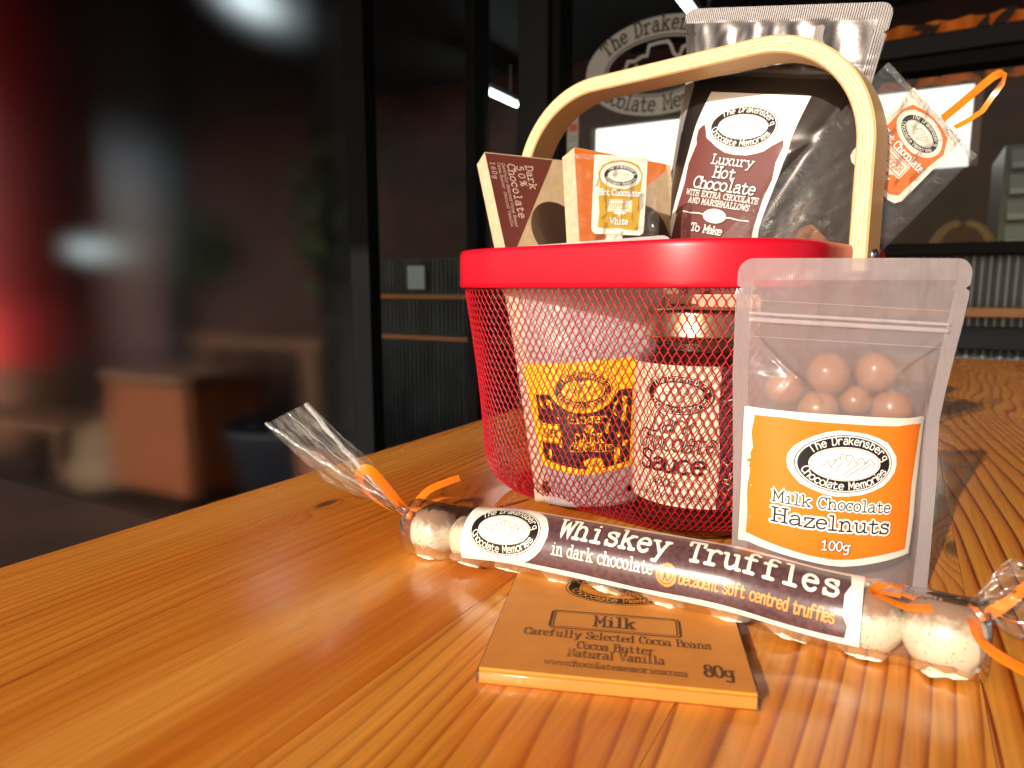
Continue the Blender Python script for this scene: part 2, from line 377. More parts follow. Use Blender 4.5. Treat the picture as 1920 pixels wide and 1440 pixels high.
# ------------------------------------------------------------------ drawn lettering: pen strokes with slab serifs
def arc(cx, cy, rx, ry, a0, a1):
    n = max(4, int(abs(a1 - a0) / 18))
    return [(cx + rx * cos(radians(a0 + (a1 - a0) * i / n)), cy + ry * sin(radians(a0 + (a1 - a0) * i / n))) for i in range(n + 1)]
def spl(p, n=4):
    out = []
    q = [p[0]] + list(p) + [p[-1]]
    for i in range(1, len(q) - 2):
        p0, p1, p2, p3 = q[i - 1:i + 3]
        for k in range(n):
            t = k / n
            out.append(tuple(.5 * (2 * p1[j] + (p2[j] - p0[j]) * t + (2 * p0[j] - 5 * p1[j] + 4 * p2[j] - p3[j]) * t * t + (3 * p1[j] - p0[j] - 3 * p2[j] + p3[j]) * t ** 3) for j in (0, 1)))
    return out + [p[-1]]
FONT_SRC = {
'A': 'L8,0 30,70 52,0|L16,24 44,24|S0,0 17,0|S43,0 60,0|S18,70 30,70', 'B': 'L12,0 12,70|L12,70 34,70|E34,54,14,16,90,-90|L36,38 12,38|E36,19,17,19,90,-90|L36,0 12,0|S2,0 12,0|S2,70 12,70',
'C': 'E32,35,25,35,50,310|S53,50 53,70', 'D': 'L12,0 12,70|L12,70 26,70|E26,35,28,35,90,-90|L26,0 12,0|S2,0 12,0|S2,70 12,70',
'E': 'L12,0 12,70|L12,70 50,70|L12,36 38,36|L12,0 52,0|S50,70 50,54|S52,0 52,17|S38,45 38,27|S2,0 12,0|S2,70 12,70', 'G': 'E32,35,25,35,50,335|L55,30 55,4|S36,30 60,30|S53,52 53,70',
'H': 'L12,0 12,70|L48,0 48,70|L12,36 48,36|S2,0 23,0|S37,0 58,0|S2,70 23,70|S37,70 58,70', 'I': 'L30,0 30,70|S15,0 45,0|S15,70 45,70',
'K': 'L12,0 12,70|L48,70 13,30|L25,42 50,0|S2,0 23,0|S40,0 60,0|S2,70 23,70|S38,70 57,70', 'L': 'L16,0 16,70|L16,0 52,0|S52,0 52,22|S4,70 29,70|S4,0 16,0',
'M': 'L8,0 8,70 30,22 52,70 52,0|S0,0 17,0|S43,0 60,0|S0,70 8,70|S52,70 60,70', 'N': 'L10,0 10,70 48,2 48,70|S0,0 20,0|S38,70 58,70|S0,70 10,70',
'O': 'E30,35,25,35,0,360', 'P': 'L12,0 12,70|L12,70 34,70|E34,52,17,18,90,-90|L34,34 12,34|S2,0 25,0|S2,70 12,70',
'R': 'L12,0 12,70|L12,70 34,70|E34,53,16,17,90,-90|L34,36 12,36|L32,36 52,0|S2,0 23,0|S46,0 60,0|S2,70 12,70',
'S': 'C48,56 41,67 29,70 15,66 11,54 18,43 40,32 50,20 45,5 31,0 17,3 10,15|S50,51 50,69|S9,1 9,19', 'T': 'L30,0 30,70|L6,70 54,70|S6,70 6,52|S54,70 54,52|S18,0 42,0',
'V': 'L7,70 30,0 53,70|S0,70 17,70|S43,70 60,70', 'W': 'L5,70 17,2 30,56 43,2 55,70|S-3,70 14,70|S46,70 63,70', 'X': 'L9,0 51,70|L9,70 52,0|S0,0 19,0|S42,0 60,0|S1,70 20,70|S41,70 59,70',
'a': 'C13,40 24,48 37,46 43,35|L43,35 43,2|S43,0 54,0|C43,28 27,28 12,22 9,11 18,0 34,4 43,14', 'b': 'L12,0 12,70|E30,24,19,24,0,360|S2,70 12,70', 'c': 'E30,24,21,24,40,318|S47,36 47,48',
'd': 'L46,0 46,70|E28,24,19,24,0,360|S36,70 46,70|S46,0 57,0', 'e': 'L10,26 48,26|E29,24,20,24,5,318', 'f': 'L24,0 24,52|C24,52 28,67 40,70 51,65|L9,45 43,45|S11,0 39,0',
'g': 'E27,27,18,19,0,360|L45,46 45,-6|C45,-6 40,-19 26,-22 11,-17|S45,46 57,46', 'h': 'L12,0 12,70|C12,30 22,46 36,47 46,34|L46,34 46,0|S2,70 12,70|S2,0 23,0|S36,0 57,0',
'i': 'L30,0 30,46|L30,63 30,66|S15,46 30,46|S13,0 47,0', 'k': 'L12,0 12,70|L44,46 13,20|L24,30 48,0|S2,70 12,70|S2,0 23,0|S38,0 57,0|S36,46 54,46', 'l': 'L30,0 30,70|S15,70 30,70|S13,0 47,0',
'm': 'L8,0 8,46|C8,34 14,46 24,46 30,35|L30,35 30,0|C30,34 36,46 46,46 52,35|L52,35 52,0|S0,46 8,46|S0,0 16,0|S23,0 38,0|S45,0 61,0', 'n': 'L12,0 12,46|C12,30 22,46 36,47 46,34|L46,34 46,0|S2,46 12,46|S2,0 23,0|S36,0 57,0',
'o': 'E30,24,21,24,0,360', 'p': 'L12,-20 12,46|E30,24,19,24,0,360|S2,46 12,46|S2,-20 25,-20', 'r': 'L18,0 18,46|C18,27 26,43 38,48 51,41|S5,46 18,46|S5,0 35,0',
's': 'C44,37 36,47 25,47 15,41 16,32 28,26 43,21 48,11 40,1 27,0 15,4 11,12|S46,33 46,47|S11,0 11,14', 't': 'L24,62 24,14|C24,14 26,2 38,0 51,8|L9,45 45,45',
'u': 'L12,46 12,16|C12,16 16,2 28,0 38,6 46,16|L46,46 46,0|S2,46 12,46|S35,46 46,46|S46,0 57,0', 'v': 'L8,46 30,0 52,46|S0,46 18,46|S42,46 60,46', 'w': 'L5,46 17,1 30,38 43,1 55,46|S-2,46 13,46|S47,46 62,46',
'x': 'L10,0 48,46|L12,46 50,0|S2,0 20,0|S41,0 58,0|S3,46 21,46|S40,46 57,46', 'y': 'L9,46 31,2|L52,46 31,2 20,-20 8,-20|S0,46 19,46|S42,46 60,46', 'z': 'L12,46 47,46 11,0 49,0|S12,46 12,33|S49,0 49,14',
'0': 'E30,35,21,35,0,360', '1': 'L15,58 30,70 30,0|S14,0 46,0', '2': 'C12,54 17,66 30,70 44,64 46,50 37,34 12,2|L12,0 50,0', '4': 'L38,0 38,70 8,22 53,22', '5': 'L46,70 16,70 13,39|C13,39 28,46 43,41 49,22 42,4 28,0 11,7',
'6': 'C45,66 30,64 15,44 12,22|E30,21,18,21,0,360', '8': 'E30,53,16,17,0,360|E30,18,20,18,0,360', '%': 'E15,54,11,15,0,360|E45,16,11,15,0,360|L48,70 12,0', '.': 'L30,2 30,9', '*': 'L30,25 30,29', '&': 'C52,0 20,44 18,58 28,70 39,60 34,46 12,22 14,6 28,0 44,10 50,30', ' ': ''}
FONT = {}
for ch, src in FONT_SRC.items():
    g = []
    for s in src.split('|'):
        if not s: continue
        k, body = s[0], s[1:]
        if k == 'E':
            a = [float(q) for q in body.split(',')]; g.append((0, arc(*a)))
        else:
            p = [tuple(float(q) for q in t.split(',')) for t in body.split()]
            g.append((1 if k == 'S' else 0, spl(p) if k == 'C' else p))
    xs = [q[0] for _, p in g for q in p] or [10, 30]
    xs2 = [q[0] for f, p in g for q in p if not f] or [10, 30]
    FONT[ch] = (g, min(xs), max(xs), min(xs2), max(xs2))

def layout(s, size, adv=None, serif=True, slant=0, sx=1.0, gap=9):
    """strokes per character, baseline at 0; returns list of (x_centre, strokes around 0), total width"""
    k = size / 70.0; x = 0; out = []
    for ch in s:
        g, a0, a1, b0, b1 = FONT[ch]
        lo, hi = (a0, a1) if serif else (b0, b1)
        if ch == ' ' : lo, hi = 8, 34
        if adv is not None: wd = adv; mid = 30
        else: wd = (hi - lo + gap) * k * sx; mid = (lo + hi) / 2
        st = [[((q[0] - mid) * k * sx + slant * q[1] * k, q[1] * k) for q in p] for f, p in g if serif or not f]
        out.append((x + wd / 2, st)); x += wd
    return out, x

class Art:
    """flat printed artwork in its own u,v units; every new layer lies a hair above the last"""
    def __init__(s, W, H): s.W, s.H = W, H; s.items = []; s.mats = []
    def mi(s, key):
        m = INK[key]
        if m not in s.mats: s.mats.append(m)
        return s.mats.index(m)
    def fill(s, poly, col): s.items.append(('f', [(float(a), float(b)) for a, b in poly], s.mi(col))); return s
    def strokes(s, L, wd, col): s.items.append(('s', L, wd, s.mi(col))); return s
    def rect(s, x0, y0, x1, y1, col, jag=0, n=14, rad=0):
        return s.fill(rrect(x0, y0, x1, y1, jag, n, rad), col)
    def text(s, t, x, y, size, col, wt=.13, halo=None, hw=.10, align='c', adv=None, serif=True, slant=0, sx=1., rot=0, width=None, tilt=0, gap=9):
        ch, tot = layout(t, size, adv, serif, slant, sx, gap)
        f = 1.0
        if width: f = width / tot; tot = width
        x0 = {'c': -tot / 2, 'l': 0, 'r': -tot}[align]
        ca, sa = cos(radians(rot)), sin(radians(rot)); L = []
        for cx, st in ch:
            for p in st:
                q = [(x0 + cx * f + a * (f if adv is None else min(f, 1.15)), b + tilt * (x0 + cx * f)) for a, b in p]
                L.append([(x + a * ca - b * sa, y + a * sa + b * ca) for a, b in q])
        if halo: s.strokes(L, size * (wt + 2 * hw), halo)
        return s.strokes(L, size * wt, col)
    def arc_text(s, t, cx, cy, a, b, a0, a1, size, col, wt, top=True, rot=0, big=False):
        n = 400; pts = [(a * cos(radians(a0 + (a1 - a0) * i / n)), b * sin(radians(a0 + (a1 - a0) * i / n))) for i in range(n + 1)]
        cum = [0]
        for p, q in zip(pts[:-1], pts[1:]): cum.append(cum[-1] + math.hypot(q[0] - p[0], q[1] - p[1]))
        ch, tot = layout(t, size, None, big, 0, .80, 13)
        f = cum[-1] / tot; L = []
        cr, sr = cos(rot), sin(rot)
        for xc, st in ch:
            d = xc * f; i = int(np.searchsorted(cum, d)); i = min(max(i, 1), n)
            p, q = pts[i - 1], pts[i]; th = atan2(q[1] - p[1], q[0] - p[0]); c_, s_ = cos(th), sin(th)
            for path in st:
                qq = [(p[0] + u * f * c_ - v * s_, p[1] + u * f * s_ + v * c_) for u, v in path]
                L.append([(cx + u * cr - v * sr, cy + u * sr + v * cr) for u, v in qq])
        return s.strokes(L, size * wt, col)
    def logo(s, cx, cy, a, dark='black', light='white', line='line', rim=True, band=True, heavy=1.0, rot=0, serif=False):
        b = a * .60
        R = lambda p: [(cx + u * cos(rot) - v * sin(rot), cy + u * sin(rot) + v * cos(rot)) for u, v in p]
        el = lambda k1, k2, n=56: R([(a * k1 * cos(2 * pi * i / n), a * k2 * .60 * sin(2 * pi * i / n)) for i in range(n)])
        if rim: s.fill(el(1, 1), dark).fill(el(.982, .972), light)
        s.fill(el(.945, .935), dark).fill(el(.735, .59), light)
        ring = el(.70, .555); s.strokes([ring + ring[:1]], a * .009, dark)
        mt = [[(-.60, .0), (-.50, -.04), (-.47, .04), (-.40, .06), (-.30, .06), (-.20, .12), (-.14, .14), (-.11, .22), (-.02, .20), (.10, .20), (.17, .16), (.21, .07), (.27, .03), (.31, .12), (.37, .15), (.43, .10), (.46, .02), (.53, .10), (.58, .12), (.66, .06), (.72, .0)],
              [(-.11, .22), (-.14, .13), (-.08, .08)], [(.02, .20), (0, .10), (.06, .06)], [(.30, .02), (.20, -.06), (.08, -.14), (-.02, -.24)], [(.52, .06), (.40, -.05), (.26, -.14), (.12, -.22), (.04, -.30)],
              [(-.42, .02), (-.36, -.06), (-.28, -.10)], [(-.22, .08), (-.30, 0), (-.34, -.06)], [(.14, .12), (.10, .02), (.02, -.06)], [(.60, .02), (.52, -.05), (.40, -.12)], [(-.10, .02), (-.18, -.08), (-.22, -.16)], [(.36, .08), (.33, .0)]]
        s.strokes([R([(a * u * .86, a * v * .95) for u, v in p]) for p in mt], a * .020 * heavy, line)
        s.arc_text('The Drakensberg', cx, cy, a * .785, b * .685, 152, 9, a * .165, light, .135, True, rot, serif)
        s.arc_text('Chocolate Memories', cx, cy, a * .905, b * .885, 193, 346, a * .165, light, .135, False, rot, serif)
        return s
    def build(s, name, fn, parent, step=None, off=.0001, dz=.00004, label=None):
        """fn(u, v, offset) -> world point"""
        V, Fc, mi = [], [], []
        for li, it in enumerate(s.items):
            h = off + dz * li
            if it[0] == 'f':
                bm = bmesh.new(); vs = [bm.verts.new((a, b, 0)) for a, b in it[1]]
                bm.faces.new(vs); bmesh.ops.triangulate(bm, faces=bm.faces[:])
                if step:
                    for ax, dim in ((0, s.W), (1, s.H)):
                        st = step[ax]
                        if not st: continue
                        lo = min(p[ax] for p in it[1]); hi = max(p[ax] for p in it[1])
                        k = math.floor(lo / st) + 1
                        while k * st < hi:
                            n = [0, 0, 0]; n[ax] = 1; c = [0, 0, 0]; c[ax] = k * st
                            bmesh.ops.bisect_plane(bm, geom=bm.verts[:] + bm.edges[:] + bm.faces[:], dist=1e-5, plane_co=c, plane_no=n); k += 1
                bm.verts.index_update(); b0 = len(V)
                V += [fn(v.co.x, v.co.y, h) for v in bm.verts]
                for f in bm.faces:
                    ii = [v.index + b0 for v in f.verts]
                    if f.normal.z < 0: ii.reverse()
                    Fc.append(ii); mi.append(it[2])
                bm.free()
            else:
                hw = it[2] / 2; mstep = min([q for q in (step or (0, 0)) if q] or [1e9])
                for si, p in enumerate(it[1]):
                    p = [Vector((q[0], q[1])) for q in p]
                    q2 = [p[0]]
                    for a, b in zip(p[:-1], p[1:]):
                        L = (b - a).length
                        if L < 1e-6: continue
                        k = max(1, int(L / mstep) + (1 if L > mstep else 0))
                        q2 += [a + (b - a) * (i / k) for i in range(1, k + 1)]
                    p = q2
                    if len(p) < 2: continue
                    cl = (p[0] - p[-1]).length < 1e-4
                    hh = h + (si % 12) * .0000025
                    rows = []
                    if not cl:
                        t = (p[0] - p[1]).normalized(); rows.append((p[0] + t * hw * .85, Vector((-t.y, t.x)) * -hw * .45)); 
                    for i, c in enumerate(p):
                        d0 = (c - p[i - 1]) if i > 0 else ((c - p[-2]) if cl else p[1] - c)
                        d1 = (p[i + 1] - c) if i < len(p) - 1 else ((p[1] - c) if cl else c - p[i - 1])
                        d0 = d0.normalized(); d1 = d1.normalized(); t = (d0 + d1)
                        if t.length < .2: t = d1
                        t.normalize(); n = Vector((-t.y, t.x)); k = 1 / max(.45, n.dot(Vector((-d1.y, d1.x))))
                        rows.append((c, n * hw * k))
                    if not cl:
                        t = (p[-1] - p[-2]).normalized(); rows.append((p[-1] + t * hw * .85, Vector((-t.y, t.x)) * hw * .45))
                    b0 = len(V)
                    for c, n in rows:
                        V.append(fn(c.x - n.x, c.y - n.y, hh)); V.append(fn(c.x + n.x, c.y + n.y, hh))
                    for i in range(len(rows) - 1):
                        a = b0 + 2 * i; Fc.append((a, a + 2, a + 3, a + 1)); mi.append(it[3])
        return mesh_obj(name, V, Fc, s.mats, parent, mi, False, label=label)

def rrect(x0, y0, x1, y1, jag=0, n=14, rad=0):
    if rad:
        P = []
        for cx, cy, a in ((x1 - rad, y1 - rad, 0), (x0 + rad, y1 - rad, 90), (x0 + rad, y0 + rad, 180), (x1 - rad, y0 + rad, 270)):
            P += [(cx + rad * cos(radians(a + k * 15)), cy + rad * sin(radians(a + k * 15))) for k in range(7)]
        return P
    if not jag: return [(x0, y0), (x1, y0), (x1, y1), (x0, y1)]
    P = []; rnd = random.Random(int(x0 * 7 + y1 * 3 + jag * 11))
    cs = [(x0, y0), (x1, y0), (x1, y1), (x0, y1)]
    for i in range(4):
        a, b = cs[i], cs[(i + 1) % 4]; nx, ny = -(b[1] - a[1]), b[0] - a[0]; l = math.hypot(nx, ny); m = max(2, int(n * l / max(x1 - x0, y1 - y0)))
        for k in range(m):
            j = rnd.uniform(0, jag); P.append((a[0] + (b[0] - a[0]) * k / m + nx / l * j, a[1] + (b[1] - a[1]) * k / m + ny / l * j))
    return P
def blob(cx, cy, a, b, jag, n=26, seed=1):
    r = random.Random(seed); return [(cx + a * (1 + r.uniform(-jag, jag)) * cos(2 * pi * i / n), cy + b * (1 + r.uniform(-jag, jag)) * sin(2 * pi * i / n)) for i in range(n)]

def plane_fn(O, U, V, s):
    U = U.normalized(); V = (V - U * V.dot(U)).normalized(); N = U.cross(V)
    return lambda u, v, h: O + U * (u * s) + V * (v * s) + N * h
# ------------------------------------------------------------------ the table
table = thing('wooden_table', 'varnished orange pine table of long boards under the red basket', 'table', rot=(0, 0, -TA))
seams = [-.432, -.300, -.176, -.066, .036, .158, .280, .402]
KN = []
for kx_, ky_, kr__ in ((612, 944, .0050), (1792, 1028, .007)):
    q = at_z(kx_, ky_); KN.append((q.dot(E_), q.dot(G_), kr__))
for i, (a, b) in enumerate(zip(seams[:-1], seams[1:])):
    mb = MB(); g_ = .00008
    mb.box((a + g_, -.50, -.034), (b - g_, 1.85, 0), bev=.0003)
    mb.build('plank', pine('varnished_pine', i + 1.3, (1.0, 1.2, .85, .1, 0, 0, 0)[i], [k for k in KN if a < k[0] < b]), table, local=True)
mb = MB(); mb.box((-.40, -.46, -.10), (.37, 1.80, -.0345)); mb.build('apron', pmat('table_apron_wood', (.20, .07, .015), .5, stretch=(30, 1, 30)), table, local=True)
for a, b in ((-.39, -.45), (.36, -.45), (-.39, 1.79), (.36, 1.79)):
    mb = MB(); mb.box((a - .03, b - .03, -.75), (a + .03, b + .03, -.1005), bev=.004); mb.build('leg', pmat('table_leg_wood', (.20, .07, .015), .5), table, local=True)

# ------------------------------------------------------------------ the red basket
TH = radians(41.3); BU = Vector((cos(TH), -sin(TH), 0)); BN = Vector((-sin(TH), -cos(TH), 0)); BC = Vector((.1172, .5277, 0))
def bas(a, b, z): return BC + BU * a + BN * b + Vector((0, 0, z))
S0, R0 = .1318, .075
_L = 2 * (S0 - R0); _A = pi * R0 / 2; _T = 4 * (_L + _A)
def rsq(S, r, f):
    """point and outward normal on a rounded square, at the fraction f of the rim's perimeter"""
    d = (f % 1) * _T; k = int(d // (_L + _A)); d -= k * (_L + _A); k %= 4
    if d < _L:
        x, y, nx, ny = S, -(S - r) + 2 * (S - r) * d / _L, 1, 0
    else:
        t = (d - _L) / _A * pi / 2; x, y, nx, ny = S - r + r * cos(t), S - r + r * sin(t), cos(t), sin(t)
    for _ in range(k): x, y, nx, ny = -y, x, -ny, nx
    return x, y, nx, ny
basket = thing('wire_basket', 'red wire mesh basket with a solid red rim and a bent wood handle', 'basket', BC)
ZT, ZB = .1818, .1552
prof = [(-.0045, ZB + .001), (-.0006, ZB), (.0004, ZB + .0008), (.0006, ZB + .004), (.0004, ZT - .004), (.0, ZT - .0016), (-.001, ZT - .0003), (-.0024, ZT), (-.0038, ZT - .0004), (-.0048, ZT - .002), (-.0050, ZT - .006), (-.0048, ZB + .002), (-.0045, ZB + .001)]
rows = []
for i in range(161):
    x, y, nx, ny = rsq(S0, R0, i / 160)
    rows.append([bas(x + nx * d, y + ny * d, z) for d, z in prof])
MB().grid(rows).build('rim', M['red'], basket, smooth=True)
# expanded-metal wall
def wall_profile(n):
    pts = []
    for i in range(200):
        t = i / 199
        if t < .72:
            k = t / .72; pts.append((.1292 + (.1165 - .1292) * k - .0012 * sin(pi * k), .1565 + (.036 - .1565) * k))
        else:
            k = (t - .72) / .28 * pi / 2; pts.append((.1165 - .0285 * (1 - cos(k)), .036 - .0335 * sin(k)))
    cum = [0]
    for p, q in zip(pts[:-1], pts[1:]): cum.append(cum[-1] + math.hypot(p[0] - q[0], p[1] - q[1]))
    out = []
    for j in range(n + 1):
        d = cum[-1] * j / n; i = min(max(int(np.searchsorted(cum, d)), 1), 199); f = (d - cum[i - 1]) / (cum[i] - cum[i - 1])
        out.append((pts[i - 1][0] + (pts[i][0] - pts[i - 1][0]) * f, pts[i - 1][1] + (pts[i][1] - pts[i - 1][1]) * f))
    return out
NC, NR = 176, 37
wp = wall_profile(NR * 8)
def net_node(i, j8, half):
    S, z = wp[min(max(j8, 0), NR * 8)]
    x, y, nx, ny = rsq(S, R0 * (S / S0) ** 1.2, (i + half) / NC)
    return bas(x, y, z), (BU * nx + BN * ny)
mb = MB()
def strand(p, q, n, wd, th):
    d = (q - p).normalized(); s_ = d.cross(n).normalized() * (wd / 2); k = n * (th / 2)
    V = [p + s_, p + k, p - s_, p - k, q + s_, q + k, q - s_, q - k]
    mb.add(V, [(0, 1, 5, 4), (1, 2, 6, 5), (2, 3, 7, 6), (3, 0, 4, 7)])
for j in range(NR):
    hf, hf2 = (.5, 0) if j & 1 else (0, .5)
    for i in range(NC):
        c1, n1 = net_node(i, j * 8 + 1, hf); c0, n0 = net_node(i, j * 8 - 1, hf)
        strand(c0, c1, n0, .00125, .00095)
        for di in ((0, 1) if hf else (0, -1)):
            q, nq = net_node(i + di, (j + 1) * 8 - 1, hf2)
            strand(c1, q, n1, .00082, .0009)
mb.build('mesh_wall', M['redwire'], basket, smooth=True)
mb = MB(); ring = [bas(*rsq(.0885, .05, i / 80)[:2], .0028) for i in range(80)]
mb.add(ring + [p - Vector((0, 0, .0012)) for p in ring], [tuple(range(80)), tuple(range(159, 79, -1))] + [(i, 80 + i, 80 + (i + 1) % 80, (i + 1) % 80) for i in range(80)])
mb.build('base', pmat('basket_base', (.20, .004, .010), .5), basket)
# handle
HS, HZ, HR, HT, HW = .1412, .3178, .0768, .0110, .0285
def arch(hs, zt, R, zb, n=18, m=26):
    p = [(-hs, zb + (zt - R - zb) * i / n) for i in range(n)] + [(-hs + R - R * cos(k * pi / 2 / m), zt - R + R * sin(k * pi / 2 / m)) for k in range(m + 1)]
    p += [(-hs + R + (2 * hs - 2 * R) * i / n, zt) for i in range(1, n)]
    q = [(hs - R + R * sin(k * pi / 2 / m), zt - R + R * cos(k * pi / 2 / m)) for k in range(m + 1)] + [(hs, zt - R - (zt - R - zb) * i / n) for i in range(1, n + 1)]
    return p + q
Ao, Ai = arch(HS, HZ, HR, .1655), arch(HS - HT, HZ - HT, HR - HT, .1655)
cum = [0]
for p, q in zip(Ao[:-1], Ao[1:]): cum.append(cum[-1] + math.hypot(p[0] - q[0], p[1] - q[1]))
mb = MB(); hb = HW / 2; bv = .0011
def lerp2(p, q, t): return (p[0] + (q[0] - p[0]) * t, p[1] + (q[1] - p[1]) * t)
bt = bv / HT
def hpt(c, b): return bas(c[0] - .001, b - .0026 - .028 * (c[1] - .175), c[1])
def hrow(t, b): return [hpt(lerp2(o_, i_, t), b) for o_, i_ in zip(Ao, Ai)]
sec = [(bt, hb), (1 - bt, hb), (1, hb - bv), (1, -hb + bv), (1 - bt, -hb), (bt, -hb), (0, -hb + bv), (0, hb - bv)]
for k in range(8):
    (t0, b0), (t1, b1) = sec[k], sec[(k + 1) % 8]
    edge = k in (0, 4)
    ua = [(c * 8, 0 if not edge else t0) for c in cum]; ub = [(c * 8, 1 if not edge else t1) for c in cum]
    mb.grid([hrow(t0, b0), hrow(t1, b1)], 0 if edge or k in (1, 7) and False else (0 if edge else 1), [ua, ub])
n_ = len(Ao)
for e_ in (0, n_ - 1):
    mb.add([hpt(lerp2(Ao[e_], Ai[e_], t), b) for t, b in sec], [tuple(range(8))], 0, [(0, 0)] * 8)
mb.build('handle', [M['ply'], M['birch']], basket, uv=True)
for sg in (-1, 1):
    Mx = Matrix.Translation(bas(sg * (HS + .0001) - .001, -.0026, .1752)) @ (BU * sg).to_track_quat('Z', 'Y').to_matrix().to_4x4()
    MB().lathe([(.0001, .0026), (.002, .0025), (.0036, .0019), (.0046, .0008), (.0048, 0)], 20, 0, Mx).build('bolt', M['steel'], basket, smooth=True)

# ------------------------------------------------------------------ pouches
class Pouch:
    """stand-up pouch; local x right, z up, -y towards the viewer"""
    def __init__(s, O, R, U, H, left, right, df, db, nx=64, nz=90, rad=.006, notch=None):
        s.O, s.R, s.U = O, R.normalized(), (U - R * U.dot(R) / R.length_squared).normalized(); s.N = s.R.cross(s.U)  # N faces the viewer
        s.H, s.left, s.right, s.df, s.db, s.nx, s.nz, s.rad, s.notch = H, left, right, df, db, nx, nz, rad, notch
    def edges(s, z):
        l, r = s.left(z), s.right(z); k = 0
        if z > s.H - s.rad: d = z - (s.H - s.rad); k = s.rad - sqrt(max(0, s.rad ** 2 - d * d))
        if s.notch and abs(z - s.notch) < .0016: k += .0022 * (1 - abs(z - s.notch) / .0016)
        return l + k, r - k
    def P(s, x, z, off=0, back=False):
        d = -s.db(x, z) if back else s.df(x, z) + off
        return s.O + s.R * x + s.U * z + s.N * d
    def build(s, name, parent, mats, cls, bottom=True):
        """cls(x, z, l, r) -> material index"""
        mb = MB(); zs = [s.H * i / s.nz for i in range(s.nz + 1)]
        if s.notch: zs = sorted(set(zs + [s.notch + q for q in (-.0016, -.0008, 0, .0008, .0016)]))
        zs = sorted(set(zs + [s.H - s.rad * (1 - sin(k * pi / 16)) for k in range(1, 9)]))
        n = s.nx
        for back in (False, True):
            base = len(mb.v)
            for z in zs:
                l, r = s.edges(z)
                for i in range(n + 1):
                    x = l + (r - l) * i / n
                    mb.v.append(tuple(s.P(x, z, 0 if not back else 0, back) - (s.N * .0003 if back else Vector((0, 0, 0))))); mb.uv.append((x, z))
            for j in range(len(zs) - 1):
                l, r = s.edges((zs[j] + zs[j + 1]) / 2)
                for i in range(n):
                    a = base + j * (n + 1) + i; f = (a, a + 1, a + n + 2, a + n + 1)
                    mb.f.append(f if not back else f[::-1]); mb.m.append(cls(l + (r - l) * (i + .5) / n, (zs[j] + zs[j + 1]) / 2, l, r))
        if bottom:
            k = len(zs) * (n + 1)
            for i in range(n): mb.f.append((i, k + i, k + i + 1, i + 1)); mb.m.append(0)
        return mb.build(name, mats, parent, smooth=True, uv=True)
def itp(*pts):
    xs = [p[0] for p in pts]; ys = [p[1] for p in pts]
    return lambda z: float(np.interp(z, xs, ys))
def ss(a, b, x):
    t = min(1, max(0, (x - a) / (b - a))); return t * t * (3 - 2 * t)
def seg_d(x, z, a, b):
    dx, dz = b[0] - a[0], b[1] - a[1]; t = max(0, min(1, ((x - a[0]) * dx + (z - a[1]) * dz) / (dx * dx + dz * dz)))
    return math.hypot(x - a[0] - t * dx, z - a[1] - t * dz), t

# --- hazelnut pouch, in front of the basket
HY = .345
hp = lambda x, y: at_y(x, y, HY)
hO = hp(1556, 1106); hO.z = 0.0
HH = hp(1600, 484).z
def hx(x, y): return hp(x, y).x - hO.x, hp(x, y).z
hl = itp(*sorted([(hx(x, y)[1], hx(x, y)[0]) for x, y in ((1372, 1106), (1372, 1040), (1375, 900), (1374, 700), (1378, 600), (1386, 500), (1388, 484))]))
hr = itp(*sorted([(hx(x, y)[1], hx(x, y)[0]) for x, y in ((1734, 1106), (1745, 1000), (1754, 900), (1757, 850), (1763, 790), (1775, 740), (1800, 640), (1822, 560), (1830, 510), (1832, 484))]))
zz = lambda y: hp(1600, y).z
SEAL = .0078
ridges = [((*hx(1402, 548 + 66),), (*hx(1515, 745),)), ((*hx(1775, 640),), (*hx(1660, 690),))]
LBL_TOP = zz(765)
def hfront(x, z):
    l, r = hl(z), hr(z); xc = (l + r) / 2; hw = (r - l) / 2 - SEAL; q = abs(x - xc) / hw
    t = z / HH
    Dm = float(np.interp(t, [0, .06, .2, .4, .55, .66, .745, .80, 1], [.0170, .0185, .0180, .0165, .0150, .0120, .0012, .0006, .0004]))
    d = Dm * max(0, 1 - q ** 2.6) ** .8 if q < 1 else 0
    inside = 1 if q < 1 else 0
    if inside:
        for a, b in ridges:
            dd, tt = seg_d(x, z, a, b); d += .0028 * (1 - .6 * tt) * math.exp(-(dd / .0013) ** 2) * (1 - q ** 8)
        d += (fbm(x * 55, z * 38, 3) * .0011 + fbm(x * 25 + 5, z * 90, 1) * .0005) * (1 - q ** 4) * ss(LBL_TOP, LBL_TOP + .012, z)
        n1 = noise.noise(Vector((x * 34 + z * 12, z * 26 - x * 10, 6))); n2 = noise.noise(Vector((x * 20 - z * 30, z * 22 + x * 16, 11)))
        d += .0010 * (max(0, 1 - abs(n1) * 7) + .8 * max(0, 1 - abs(n2) * 8)) * (1 - q ** 6) * ss(LBL_TOP + .002, LBL_TOP + .012, z) * (1 - ss(.70, .74, t))
    else: d += .0003 * sin(z * 90 + x * 40)
    d += .0016 * sin(z * 26 + 1.2) * ss(.5, 1.2, (x - xc) / hw)
    if t > .78: d += .0012 * sin(x * 60 + 1) * ss(.78, 1, t) + .0010 * fbm(x * 60 + z * 45, z * 20 - x * 18, 4, 2) * ss(.80, .86, t) * (1 - ss(.93, .95, t))
    return d
